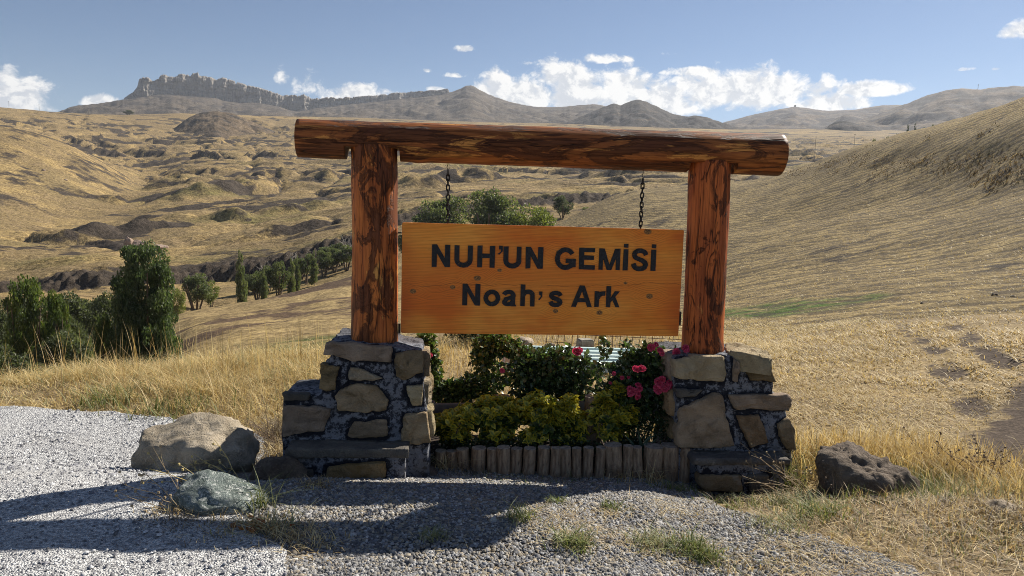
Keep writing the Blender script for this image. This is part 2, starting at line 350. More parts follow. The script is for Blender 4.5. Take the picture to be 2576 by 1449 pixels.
# slips and banks that can be told apart, soil and shade painted on near faces (where seen, distance, half width px, height m, lean of the crest line)
for (px, py, r, w, hgt, lean) in [(580, 462, 470, 140, 10, .62), (660, 452, 500, 70, 6, .4), (455, 408, 560, 80, 6, -.22), (400, 342, 900, 60, 6, -.1), (520, 343, 900, 45, 5, 0.), (690, 398, 560, 60, 9, .2), (1060, 470, 380, 90, 8, .25),
                                  (1180, 455, 420, 110, 9, .15), (1590, 455, 440, 130, 9, .1), (1480, 430, 520, 90, 7, 0.), (620, 305, 1350, 60, 12, -.1), (700, 330, 1250, 50, 10, -.1), (330, 575, 330, 110, 5, .3), (190, 570, 320, 90, 5, .3),
                                  (760, 520, 350, 100, 5, .3), (600, 520, 340, 30, 6, 1.), (640, 590, 260, 90, 4, .3), (760, 585, 265, 110, 4, .25), (120, 350, 800, 90, 6, -.2), (1920, 400, 600, 80, 8, .1), (2010, 380, 760, 70, 8, .05), (820, 430, 520, 60, 6, .1), (300, 470, 480, 20, 5, .9)]:
    a, zz = polar(px, py, r); cx, cy = r * math.sin(a), r * math.cos(a); L = w / F_PX * r
    ux, uy = math.cos(a - lean), -math.sin(a - lean)
    u = (XV - cx) * ux + (YV - cy) * uy; v = -(XV - cx) * uy + (YV - cy) * ux
    v = v + 0.12 * L * perlin(XV / (L * .5), YV / (L * .5), 7)
    tap = np.clip(1 - (u / L) ** 2, 0, 1) ** .8
    prof = np.where(v < 0, np.clip(1 + v / (hgt * 1.05), 0, 1), np.exp(-np.maximum(v, 0) / (hgt * 3.2)))
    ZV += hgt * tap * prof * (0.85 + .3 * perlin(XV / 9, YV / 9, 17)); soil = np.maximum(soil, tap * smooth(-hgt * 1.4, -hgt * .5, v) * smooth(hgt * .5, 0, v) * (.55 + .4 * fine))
bank = smooth(1.9, 2.1, FV) * smooth(3.35, 2.95, FV); soil = np.maximum(soil, bank * .95)
ZV -= smooth(2.6, 3.05, FV) * smooth(3.9, 3.2, FV) * np.clip(2.2 * fbm(XV / 26, YV / 26, 3, 14), -.6, 2.0) * .9
ZV += bank * 2.4 * (np.abs(perlin(XV / 4.5, YV / 4.5, 13)) - .22) + bank * 1.2 * perlin(XV / 1.9, YV / 1.9, 23)
# colour fields: bare soil with painted scarp shade, greenness, brightness of the dry grass
soil = np.clip(soil + .95 * smooth(.0, .36, fbm((XV + w2) / 60, (YV + w1) / 26, 5, 91)) * smooth(170, 260, RR) * (1 - .5 * calm), 0, 1)
soil = np.maximum(soil, calm * .75 * smooth(.0, .5, fbm(XV / 30, YV / 30, 4, 92) + .25 * smooth(450, 600, RR)))
green = smooth(.05, .4, fbm(XV / 75, YV / 45, 4, 101)) * smooth(900, 500, RR) * (1 - calm) * .8
gold = smooth(-.2, .4, fbm(XV / 45, YV / 18, 4, 111)); gold = np.maximum(gold * (1 - .5 * smooth(900, 1400, RR)), smooth(1380, 1450, RR) * smooth(1700, 1560, RR) * smooth(.1, .3, fbm(XV / 160, YV / 90, 2, 112)))
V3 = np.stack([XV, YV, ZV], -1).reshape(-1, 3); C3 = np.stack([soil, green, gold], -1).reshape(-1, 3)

def bil(Zg, th, rr):
    lt = np.log(rr)
    def f(x, y):
        a = math.atan2(x, y); r = math.hypot(x, y)
        i = min(max((a - th[0]) / (th[1] - th[0]), 0), len(th) - 1.001); j = min(max((math.log(r) - lt[0]) / (lt[1] - lt[0]), 0), len(rr) - 1.001)
        i0, j0 = int(i), int(j); fi, fj = i - i0, j - j0
        return float((Zg[i0, j0] * (1 - fi) + Zg[i0 + 1, j0] * fi) * (1 - fj) + (Zg[i0, j0 + 1] * (1 - fi) + Zg[i0 + 1, j0 + 1] * fi) * fj)
    return f
valley_z = bil(ZV, tv, rv)

def mat_land(name, gold1, gold2, soilc, greenc, tan, s0, bump=0.6, bd=0.5, rows=None, hi=1.0):
    m, g = new_mat(name); v = g.coords(); a = g.sep(g.attr('tint'))
    nA = g.noise(v, s0 * .12, 6, .6); nB = g.noise(g.scale(v, (1, 1.6, 1)), s0 * .6, 6, .65); nC = g.noise(v, s0 * 4, 9, .74)
    c = g.mix(g.mp(g.math('ADD', g.math('MULTIPLY', nA, .5), g.math('MULTIPLY', a[2], .5)), .3, .7), gold2, gold1)
    c = g.mix(g.mp(nB, .42, .68, 0, .75), c, tan)
    c = g.mix(g.math('MULTIPLY', a[1], g.mp(nB, .3, .6)), c, greenc)
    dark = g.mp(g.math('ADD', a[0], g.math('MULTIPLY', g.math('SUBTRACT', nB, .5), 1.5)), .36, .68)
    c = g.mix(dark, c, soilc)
    c = g.mix(g.mp(nC, .30, .72, 0.0, 1.0), g.mix(1.0, c, (.34 * hi, .32 * hi, .30 * hi), 'MULTIPLY'), g.mix(1.0, c, (1.42, 1.40, 1.35), 'MULTIPLY'))
    if rows is not None:
        wv = g.n('ShaderNodeTexWave', {'Vector': v, 'Scale': rows[1], 'Distortion': 7.0, 'Detail': 6.0, 'Detail Scale': 3.5, 'Detail Roughness': .65}, wave_type='BANDS', bands_direction=rows[0]).outputs['Fac']
        c = g.mix(g.mp(wv, .10, .42, rows[2], 0.0), c, soilc)
        h = g.math('ADD', g.math('MULTIPLY', nC, .7), g.math('MULTIPLY', wv, .3))
    else: h = g.math('ADD', g.math('MULTIPLY', nC, .5), g.math('MULTIPLY', nB, .8))
    g.out(c, .95, g.bump(h, bump, bd), .1); return m
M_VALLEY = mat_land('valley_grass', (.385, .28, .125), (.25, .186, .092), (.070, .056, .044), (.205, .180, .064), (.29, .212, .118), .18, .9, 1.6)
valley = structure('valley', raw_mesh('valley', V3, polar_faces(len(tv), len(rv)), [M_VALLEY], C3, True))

# --- near ground, plateau and the slope on the right
tg = np.concatenate([np.linspace(-math.pi, A_L, 60)[:-1], np.linspace(A_L, A_R, 700), np.linspace(A_R, math.pi, 60)[1:]])
rg = np.exp(np.linspace(math.log(.45), math.log(178), 300))
ZG, FG = grid_from_rows(GROUND_ROWS, tg, rg, .028)
TH, RR = np.meshgrid(tg, rg, indexing='ij'); XG = RR * np.sin(TH); YG = RR * np.cos(TH)
front = smooth(1.5, 1.1, np.abs(TH))
ZG = ZG * front
ZG += rise(YG) * (np.abs(XG) < 30)
ZG += front * (smooth(9, 22, RR) * .10 * fbm(XG / 2.2, YG / 2.2, 4, 5) + smooth(22, 60, RR) * .55 * fbm(XG / 11, YG / 8, 4, 6)) + .03 * fbm(XG / 1.1, YG / 1.1, 3, 7) * smooth(1.2, 3, RR)
pxg = 1288 + F_PX * np.tan(np.clip(TH, -1.3, 1.3)) * .985
# a cut track that runs across the upper slope
d_tr = FG - np.interp(pxg, [1900, 2030, 2200, 2400, 2600, 2900], [5.95, 5.72, 5.50, 5.36, 5.28, 5.2])
on_r = smooth(1880, 2000, pxg) * front * (np.abs(TH) < 1.2)
ZG += on_r * .22 * smooth(.0, .05, d_tr) * smooth(.40, .1, d_tr)
brush = on_r * (smooth(-.33, -.02, d_tr) * smooth(.03, -.02, d_tr) * .95 + .35 * smooth(.03, .08, d_tr) * smooth(.25, .12, d_tr))
soilg = brush * np.clip(.30 + 1.3 * fbm(XG / 1.8, YG / 1.8, 6, 15, .65), 0, .75)
left_slope = smooth(1050, 900, pxg)
soilg = np.maximum(soilg, left_slope * smooth(3.4, 3.9, FG) * smooth(4.95, 4.6, FG) * np.clip(.55 + 1.1 * fbm(XG / 7, YG / 7, 5, 16, .6), 0, .9))
soilg = np.maximum(soilg, left_slope * smooth(5.1, 5.35, FG) * smooth(5.95, 5.75, FG) * smooth(500, 760, pxg) * np.clip(.8 + .8 * fbm(XG / 6, YG / 6, 4, 18), 0, 1))
soilg = np.maximum(soilg, .6 * smooth(.1, .45, fbm(XG / 7, YG / 3.5, 5, 17)) * smooth(12, 30, RR))
# wheel tracks and the bare earth at the right-hand edge
for trk, wd in (([(2576, 1250), (2480, 1140), (2440, 1050), (2390, 960), (2350, 900), (2300, 850), (2265, 820)], .10), ([(2640, 1020), (2520, 960), (2440, 900), (2390, 850)], .09)):
    P = np.array([on_ground(*q)[:2] for q in trk])
    for a_, b_ in zip(P[:-1], P[1:]):
        ab = b_ - a_; t = np.clip(((XG - a_[0]) * ab[0] + (YG - a_[1]) * ab[1]) / (ab @ ab), 0, 1)
        dd = np.hypot(XG - a_[0] - t * ab[0], YG - a_[1] - t * ab[1]) + .09 * perlin(XG * 2.5, YG * 2.5, 4)
        s_ = smooth(wd * 3.0, wd * .3, dd) * np.clip(.62 + .9 * fbm(XG * 1.8, YG * 1.8, 3, 31), 0, 1); soilg = np.maximum(soilg, s_ * .95); ZG -= s_ * .012
P = np.array([on_ground(*q)[:2] for q in [(2760, 960), (2560, 1010), (2470, 1060), (2440, 1120), (2460, 1200), (2540, 1290), (2590, 1400)]])
xe = np.interp(YG, P[::-1, 1], P[::-1, 0]); dirt = smooth(-.25, .3, XG - xe + .35 * fbm(XG * 1.3, YG * 1.3, 3, 3)) * smooth(8.0, 6.2, YG) * (YG > 0)
soilg = np.maximum(soilg, dirt * .95)
greeng = np.zeros_like(XG)
pg = np.array([polar(x, y, r)[0:1] + (r,) for x, y, r in [(1800, 790, 24), (1850, 775, 24), (2060, 762, 21)]])
gx = np.sin(pg[:, 0]) * pg[:, 1]; gy = np.cos(pg[:, 0]) * pg[:, 1]
for k in range(2):
    a_ = np.array([gx[k], gy[k]]); b_ = np.array([gx[k + 1], gy[k + 1]]); ab = b_ - a_; t = np.clip(((XG - a_[0]) * ab[0] + (YG - a_[1]) * ab[1]) / (ab @ ab), 0, 1)
    greeng = np.maximum(greeng, smooth(1.9, .9, np.hypot((XG - a_[0] - t * ab[0]), (YG - a_[1] - t * ab[1]) * .8) + .8 * perlin(XG / 1.5, YG / 1.5, 8)))
greeng = np.maximum(greeng, .95 * left_slope * smooth(2.0, 2.4, FG) * smooth(3.45, 3.0, FG + .3 * perlin(XG / 8, YG / 8, 3)) * smooth(480, 640, pxg))
goldg = smooth(-.3, .35, fbm(XG / 5, YG / 2.2, 4, 19))
goldg = np.maximum(goldg, on_r * smooth(.05, .3, d_tr))
V3 = np.stack([XG, YG, ZG], -1).reshape(-1, 3); C3 = np.stack([soilg, greeng, goldg], -1).reshape(-1, 3)
FA = polar_faces(len(tg), len(rg)); fi, fj = np.divmod(np.arange(len(FA)), len(rg) - 1)
is_slope = (rg[fj] > 13.5) & (tg[fi] > azim(1010)) & (tg[fi] < 1.5); is_left = (rg[fj] > 9.5) & (tg[fi] <= azim(1010)) & (tg[fi] > -1.5)
M_FIELD = mat_land('stubble_field', (.38, .29, .140), (.235, .180, .092), (.070, .056, .043), (.080, .150, .028), (.31, .24, .130), 1.6, 1.0, .16, ('DIAGONAL', .34, .70), .9)
M_SPUR = mat_land('spur_grass', (.38, .285, .135), (.25, .185, .092), (.115, .078, .052), (.085, .105, .034), (.32, .24, .125), .5, .7, .3)
M_NEAR = mat_land('dry_earth', (.35, .265, .14), (.23, .175, .10), (.095, .072, .056), (.08, .11, .03), (.33, .26, .16), 6, .9, .03)
ground = structure('ground', raw_mesh('ground', V3, FA[~is_slope & ~is_left], [M_NEAR], C3, True))
hillside = structure('hillside', raw_mesh('hillside', V3, FA[is_slope], [M_FIELD], C3, True))
spur = structure('slope', raw_mesh('slope', V3, FA[is_left], [M_SPUR], C3, True))
for o in (ground, hillside, spur):
    bm = bmesh.new(); bm.from_mesh(o.data); bmesh.ops.delete(bm, geom=[q for q in bm.verts if not q.link_faces], context='VERTS'); bm.to_mesh(o.data); bm.free()
i_f = np.abs(tg) <= max(-A_L, A_R) + 1e-6
_tf = np.linspace(A_L, A_R, 700); soil_at = bil(soilg[59:59 + 700], _tf, rg); green_at = bil(greeng[59:59 + 700], _tf, rg)
ground_z0 = bil(ZG[59:59 + 700], _tf, rg)
def land_z(x, y):
    r = math.hypot(x, y)
    return max(ground_z0(x, y) if r < 175 else -99, valley_z(x, y) if r > 95 else -99)
def land_at(px, py, rmin=2.0, rmax=1600):
    """where the line of sight first meets the land"""
    d = sight(px, py); h = math.hypot(d[0], d[1]); r = rmin
    while r < rmax:
        p = CAM_O + d * (r / h)
        if p[2] < land_z(p[0], p[1]): return p
        r *= 1.006
    return CAM_O + d * (rmax / h)

# --- far ridges, each a body of its own with a back slope
def ridge(name, crest, base, n=420, k=46, namp=6.0, nsc=60.0, expo=1.0, mats=None, back=300.0, soil_b=.45, terr=0.0, stuff_c=None, streak=0.0, crag=2.0):
    c = row([(px, r, py) for px, py, r in crest]); b = row([(px, r, py) for px, py, r in base])
    th = np.linspace(c[0, 0], c[-1, 0], n); rc = np.interp(th, c[:, 0], c[:, 1]); zc = np.interp(th, c[:, 0], c[:, 2]); rb = np.interp(th, b[:, 0], b[:, 1]); zb = np.interp(th, b[:, 0], b[:, 2]) - 12
    rc, zc, rb, zb = [blur(q, th, .0035) for q in (rc, zc, rb, zb)]
    zc = zc + crag * (fbm(th * 2600 / 16, th * 0 + 1.7, 4, 77) + .5 * np.abs(perlin(th * 2600 / 40, th * 0, 78)))
    t = np.concatenate([np.linspace(0, 1, k), 1 + np.linspace(0, 1, 10)[1:]])
    T = np.broadcast_to(t, (n, len(t)))
    R_ = np.where(T <= 1, rb[:, None] + (rc - rb)[:, None] * T, rc[:, None] + back * (T - 1))
    Zz = np.where(T <= 1, zb[:, None] + (zc - zb)[:, None] * np.clip(T, 0, 1) ** expo, zc[:, None] - (zc - zb)[:, None] * 1.05 * (T - 1) ** .9)
    Xx = R_ * np.sin(th)[:, None]; Yy = R_ * np.cos(th)[:, None]
    edge = np.where(T <= 1, np.sin(np.pi * np.clip(T, 0, 1)) ** .7, .5 * smooth(1, 1.3, T))
    wx = fbm(Xx / (nsc * 2), Yy / (nsc * 2), 2, 7) * nsc * .6
    gul = (1 - np.abs(perlin((Xx + wx) / nsc, (Yy + wx) / (nsc * 1.6), 23))) ** 2 - .45
    Zz = Zz + namp * edge * (fbm(Xx / nsc, Yy / nsc, 4, 13) * 1.2 - gul * .9)
    if terr: Zz = Zz + terr * edge * (np.abs(((Zz + 6 * wx / nsc) / 14.0) % 1 - .5) - .25)
    sl = np.clip(soil_b + .8 * fbm((Xx + wx) / (nsc * .8), Yy / (nsc * .5), 4, 33), 0, 1); gd = np.clip(.5 + fbm(Xx / nsc, Yy / nsc, 3, 44), 0, 1)
    if streak: sl = np.clip(sl - streak * smooth(.3, .6, fbm(Xx / 12, Yy / 12, 3, 3)), 0, 1)
    me = raw_mesh(name, np.stack([Xx, Yy, Zz], -1).reshape(-1, 3), polar_faces(n, len(t)), mats, np.stack([sl, sl * 0, gd], -1).reshape(-1, 3), True)
    return structure(name, me)
M_MTN = mat_land('mountain_slope', (.175, .130, .082), (.120, .092, .064), (.062, .053, .046), (.1, .1, .05), (.14, .108, .074), .06, .8, 4)
M_ROCKY = mat_land('grey_scree', (.140, .115, .088), (.105, .088, .070), (.060, .053, .047), (.1, .1, .05), (.125, .105, .082), .08, .8, 4)
M_DARKH = mat_land('dark_hill', (.115, .09, .062), (.085, .068, .05), (.05, .044, .039), (.1, .1, .05), (.09, .072, .054), .06, .8, 4)
ridge('mountain', [(-60, 300, 2400), (60, 296, 2400), (150, 282, 2450), (180, 268, 2500), (230, 263, 2550), (315, 250, 2600), (350, 245, 2620), (400, 237, 2640), (440, 234, 2650), (480, 240, 2650), (540, 246, 2650), (580, 256, 2650), (650, 258, 2650), (700, 268, 2640), (740, 282, 2620), (800, 272, 2640), (900, 260, 2680), (1000, 248, 2720), (1100, 236, 2750), (1125, 233, 2760),
      (1145, 229, 2760), (1165, 220, 2760), (1176, 214, 2760), (1188, 214, 2760), (1200, 222, 2760), (1230, 238, 2760), (1280, 256, 2760), (1340, 268, 2760), (1400, 270, 2780), (1460, 264, 2800), (1500, 262, 2800), (1520, 267, 2800), (1560, 277, 2800), (1640, 290, 2800), (1760, 305, 2800)],
      [(-60, 315, 1700), (150, 300, 1700), (400, 300, 1750), (760, 310, 1800), (1100, 322, 1800), (1760, 335, 1900)], 720, 60, 12, 85, .9, [M_ROCKY], 400, .42, 5, None, 0.0, 2.5)
ridge('hill', [(400, 336, 1180), (440, 322, 1180), (470, 298, 1200), (500, 284, 1200), (540, 279, 1200), (580, 284, 1200), (620, 299, 1190), (660, 318, 1180), (700, 334, 1170), (720, 340, 1170)], [(400, 345, 1100), (540, 338, 1040), (720, 350, 1100)], 160, 40, 3.5, 30, .75, [M_MTN], 260, .30, 0.0, None, 0.0, 1.0)
ridge('hill', [(1400, 318, 2050), (1440, 302, 2050), (1500, 277, 2100), (1530, 264, 2100), (1545, 259, 2100), (1560, 267, 2100), (1580, 256, 2100), (1598, 250, 2100), (1612, 251, 2100), (1640, 262, 2100), (1690, 286, 2100), (1720, 293, 2050), (1765, 291, 2000), (1800, 303, 2000), (1850, 318, 1950), (1900, 330, 1900), (1960, 345, 1850)], [(1400, 330, 1700), (1700, 340, 1600), (1960, 350, 1600)], 300, 50, 11, 60, .85, [M_DARKH], 350, .75)
ridge('hill', [(1760, 322, 3300), (1840, 303, 3400), (1900, 287, 3500), (1960, 275, 3500), (2000, 268, 3500), (2030, 272, 3500), (2080, 279, 3500), (2150, 276, 3500), (2215, 265, 3500), (2270, 264, 3500), (2330, 270, 3500), (2420, 285, 3500)], [(1760, 345, 2000), (2060, 345, 1900), (2420, 350, 2000)], 300, 60, 18, 120, 1., [M_MTN], 500, .55)
ridge('hill', [(2060, 352, 1900), (2110, 318, 2200), (2170, 300, 2400), (2235, 277, 2500), (2290, 258, 2600), (2330, 240, 2650), (2345, 237, 2650), (2390, 225, 2650), (2420, 222, 2650), (2460, 226, 2650), (2500, 220, 2650), (2560, 216, 2650), (2620, 220, 2650), (2760, 232, 2650), (3100, 250, 2650), (3300, 262, 2650)], [(2060, 352, 1700), (2400, 352, 1600), (3300, 352, 1600)], 420, 60, 18, 105, 1.1, [M_MTN], 500, .5)
ridge('hill', [(2060, 338, 1650), (2085, 316, 1680), (2100, 306, 1690), (2125, 303, 1690), (2160, 312, 1690), (2200, 326, 1680), (2260, 336, 1650)], [(2060, 345, 1600), (2260, 345, 1560)], 120, 30, 4, 40, .7, [M_DARKH], 200, .8)

# --- the cliff band on the mountain: buttresses in one wall of rock
def cliff(name, top, base, n=900, k=34):
    c = row([(px, r, py) for px, py, r in top]); b = row([(px, r, py) for px, py, r in base])
    th = np.linspace(c[0, 0], c[-1, 0], n); s = th * 2650
    px_s = 1288 + F_PX * np.tan(th) * .985; zt = np.interp(th, c[:, 0], c[:, 2]); rt = np.interp(th, c[:, 0], c[:, 1]); zb = np.interp(th, b[:, 0], b[:, 2]) - 10; rb = np.interp(th, b[:, 0], b[:, 1]) - 8
    hgt = np.maximum(zt - zb, 1)
    but = np.abs(perlin((s + 30 * perlin(s / 90, s * 0 + 2.2, 6)) / 52, s * 0 + .3, 3)); but2 = np.abs(perlin(s / 19, s * 0 + 4.7, 4)); but3 = perlin(s / 5, s * 0 + 9.1, 5); brk = smooth(-.25, .35, perlin(s / 70, s * 0 + 6.6, 8)) * .7 + .5
    notch = (smooth(.16, .0, but) * .09 + smooth(.12, 0, but2) * .03) * brk; notch = notch + (px_s > 700) * .10 * np.abs(perlin(s / 24, s * 0 + 3.3, 12))
    zt = zt - hgt * notch + hgt * .018 * but3
    t = np.linspace(0, 1, k); T = np.broadcast_to(t, (n, k)); S = np.broadcast_to(s[:, None], (n, k))
    Zz = zb[:, None] + (zt - zb)[:, None] * T
    prof = np.clip(T * 1.0, 0, 1) ** 1.6 * .28 + .25 * smooth(.93, 1., T)
    R_ = rb[:, None] + (rt - rb)[:, None] * prof
    R_ = R_ - (22 * np.minimum(but, .5) + 12 * np.minimum(but2, .5) + 2 * but3)[:, None] * (1 - .35 * T) + 6.5 * fbm(S / 11, Zz / 16, 5, 8, .6) + 4.0 * fbm(S / 30, Zz / 18, 3, 18) + 2.2 * np.sign(np.sin(Zz / 8 + 3 * fbm(S / 30, Zz / 30, 2, 9)))
    X_ = [R_ * np.sin(th)[:, None], R_ * np.cos(th)[:, None], Zz]
    R2 = np.stack([rt + 10, rt + 60, rt + 140], 1); Z2 = np.stack([zt - 1, zt - 8, zt - 120], 1)
    Xx = np.concatenate([X_[0], R2 * np.sin(th)[:, None]], 1); Yy = np.concatenate([X_[1], R2 * np.cos(th)[:, None]], 1); Zz = np.concatenate([Zz, Z2], 1)
    m, g = new_mat('cliff_rock'); v = g.coords()
    a = g.noise(g.scale(v, (1, 1, .35)), .07, 6, .65); st = g.noise(g.scale(v, (.2, .2, 2.2)), .06, 5, .6)
    col = g.ramp(g.math('ADD', g.math('MULTIPLY', a, .65), g.math('MULTIPLY', st, .35)), [(.28, (.09, .082, .073)), (.5, (.225, .20, .172)), (.7, (.36, .325, .28))])
    g.out(col, .9, g.bump(g.math('ADD', a, st), .8, 5), .15)
    return structure(name, raw_mesh(name, np.stack([Xx, Yy, Zz], -1).reshape(-1, 3), polar_faces(n, k + 3), [m], None, False))
CT = [(312, 250), (322, 243), (335, 235), (345, 222), (350, 203), (358, 199), (374, 199), (383, 207), (389, 207), (400, 195), (410, 190), (440, 194), (450, 189), (472, 190), (479, 196), (484, 187), (498, 186), (502, 194), (530, 197), (545, 203), (560, 198), (575, 201), (590, 207), (620, 217), (660, 226), (690, 236), (720, 241), (760, 240), (800, 246), (850, 246), (900, 246), (950, 241), (1000, 235), (1050, 232), (1100, 229), (1125, 226), (1130, 232)]
CB = [(312, 252), (350, 246), (400, 238), (440, 234), (480, 241), (540, 248), (580, 258), (650, 260), (700, 272), (740, 288), (800, 280), (900, 265), (1000, 250), (1100, 238), (1130, 234)]
cliff('cliff', [(x, y, 2640 + (x - 300) * .14) for x, y in CT], [(x, y, 2600 + (x - 300) * .14) for x, y in CB])
# small crag on the pointed summit is part of the ridge above

# ------------------------------------------------------------------ the air between here and the mountains
hz = MB().box((0, 1700, 220), (7600, 4600, 620))
hm = bpy.data.materials.new('haze'); hm.use_nodes = True; g = G(hm.node_tree)
pv = g.n('ShaderNodeVolumePrincipled', {'Color': (.80, .87, 1.0, 1), 'Density': HAZE, 'Anisotropy': 0.25})
g.n('ShaderNodeOutputMaterial', {'Volume': pv.outputs[0]})
try:
    hm.cycles.volume_sampling = 'DISTANCE'; hm.cycles.homogeneous_volume = True
except Exception:
    pass
haze = add('haze', hz.mesh('haze', [hm])); haze['kind'] = 'stuff'
# ------------------------------------------------------------------ gravel and pavement sheets
def sheet(name, poly, z, m, step=.06, edge=.04, thick=0.0, amp=.006, s=1):
    """a filled patch with an uneven outline that lies a little above the ground"""
    P = np.array(poly, float); n = len(P); out = []
    for i in range(n):
        a_, b_ = P[i], P[(i + 1) % n]; L = np.hypot(*(b_ - a_)); k = max(2, int(L / step)) if L < 8 else 2
        for t in np.linspace(0, 1, k, endpoint=False): out.append(a_ + (b_ - a_) * t)
    P = np.array(out); P = P + edge * np.stack([fbm(P[:, 0] * 4, P[:, 1] * 4, 3, s), fbm(P[:, 0] * 4, P[:, 1] * 4, 3, s + 5)], 1) * 2
    bm = bmesh.new(); vs = [bm.verts.new((p[0], p[1], 0)) for p in P]; f = bm.faces.new(vs)
    bmesh.ops.triangulate(bm, faces=[f]); 
    for _ in range(8):
        e = []
        for q in bm.edges:
            m_ = (q.verts[0].co + q.verts[1].co) / 2
            if q.calc_length() > .11 + .4 * max(0, abs(m_.x) - 4) + .4 * max(0, 2.2 - m_.y): e.append(q)
        if not e: break
        bmesh.ops.subdivide_edges(bm, edges=e, cuts=1); bmesh.ops.triangulate(bm, faces=bm.faces[:])
    for v in bm.verts:
        v.co.z = ground_z0(v.co.x, v.co.y) * 1.0 + z + amp * float(perlin(np.array([v.co.x * 3]), np.array([v.co.y * 3]), 5)[0]) if math.hypot(v.co.x, v.co.y) > .5 else z
    if thick:
        bnd = [e for e in bm.edges if e.is_boundary]
        r = bmesh.ops.extrude_edge_only(bm, edges=bnd)
        for v in [q for q in r['geom'] if isinstance(q, bmesh.types.BMVert)]: v.co.z -= thick
    bmesh.ops.recalc_face_normals(bm, faces=bm.faces[:])
    me = bpy.data.meshes.new(name); bm.to_mesh(me); bm.free(); me.materials.append(m)
    return structure(name, me)
m_grav, g = new_mat('gravel'); v = g.coords()
vo = g.n('ShaderNodeTexVoronoi', {'Vector': v, 'Scale': 75.0, 'Randomness': 1.0}); vo2 = g.n('ShaderNodeTexVoronoi', {'Vector': v, 'Scale': 160.0})
cell = g.sep(vo.outputs['Color'])[0]
c = g.ramp(cell, [(0, (.06, .06, .063)), (.35, (.15, .15, .155)), (.7, (.28, .28, .28)), (1, (.44, .44, .42))])
c = g.mix(g.mp(vo.outputs['Distance'], .35, .75, 0, .85), c, (.10, .095, .09))
c = g.mix(g.mp(g.noise(v, 1.8, 6, .65), .46, .66, 0, .8), c, (.27, .215, .14))
h = g.math('ADD', g.math('SUBTRACT', 1.0, vo.outputs['Distance']), g.math('MULTIPLY', vo2.outputs['Distance'], .3))
g.out(c, .9, g.bump(h, .9, .012), .2)
m_pave, g = new_mat('pavement'); v = g.coords()
vo = g.n('ShaderNodeTexVoronoi', {'Vector': v, 'Scale': 120.0}); n1 = g.noise(v, 55, 5, .7); n2 = g.noise(v, 1.4, 5)
c = g.ramp(n1, [(.34, (.07, .07, .075)), (.46, (.36, .36, .365)), (.6, (.72, .72, .70))])
c = g.mix(g.mp(vo.outputs['Distance'], .45, .8, 0, .55), c, (.20, .20, .21)); c = g.mix(g.mp(n2, .45, .75, 0, .35), c, (.42, .40, .37))
c = g.mix(g.mp(g.noise(v, 9, 2), .68, .74, 0, .7), c, (.11, .11, .12))
rip = g.n('ShaderNodeTexWave', {'Vector': g.n('ShaderNodeMapping', {'Vector': v, 'Rotation': (0, 0, .35)}).outputs[0], 'Scale': 3.6, 'Distortion': 2.5, 'Detail': 2.0}, wave_type='BANDS', bands_direction='Y').outputs['Fac']
c = g.mix(g.math('MULTIPLY', g.mp(rip, .0, .35, .38, 0.0), g.mp(n2, .40, .6)), c, (.24, .24, .25))
g.out(c, .92, g.bump(g.math('ADD', g.math('MULTIPLY', n1, .8), g.math('SUBTRACT', 0.0, vo.outputs['Distance'])), .9, .010), .2)
GP = lambda px, py: tuple(on_ground(px, py)[:2])
pave_poly = [GP(640, 1098), GP(600, 1088), GP(520, 1075), GP(420, 1060), GP(330, 1052), GP(200, 1043), GP(90, 1036), GP(-60, 1030), (-4.6, 5.3), (-9, 4.6), (-9, -6), (-1.0, -6), (-.8, 1.2), GP(748, 1449), GP(735, 1415), GP(690, 1385), GP(600, 1368), GP(500, 1352), GP(420, 1320), GP(400, 1290), GP(520, 1230), GP(655, 1150), GP(668, 1110)]
pave = sheet('pavement', pave_poly, .040, m_pave, thick=.06, amp=.010)
grav_poly = [GP(420, 1290), GP(640, 1120), GP(760, 1150), (-.95, 4.35), (1.2, 4.45), GP(1780, 1260), GP(1900, 1290), GP(2040, 1340), GP(2140, 1385), GP(2280, 1449), (2.1, 2.2), (2.6, -6), (-1.2, -6), (-1.0, 1.2)]
gravel = sheet('gravel_path', grav_poly, .026, m_grav, edge=.07, amp=.008)

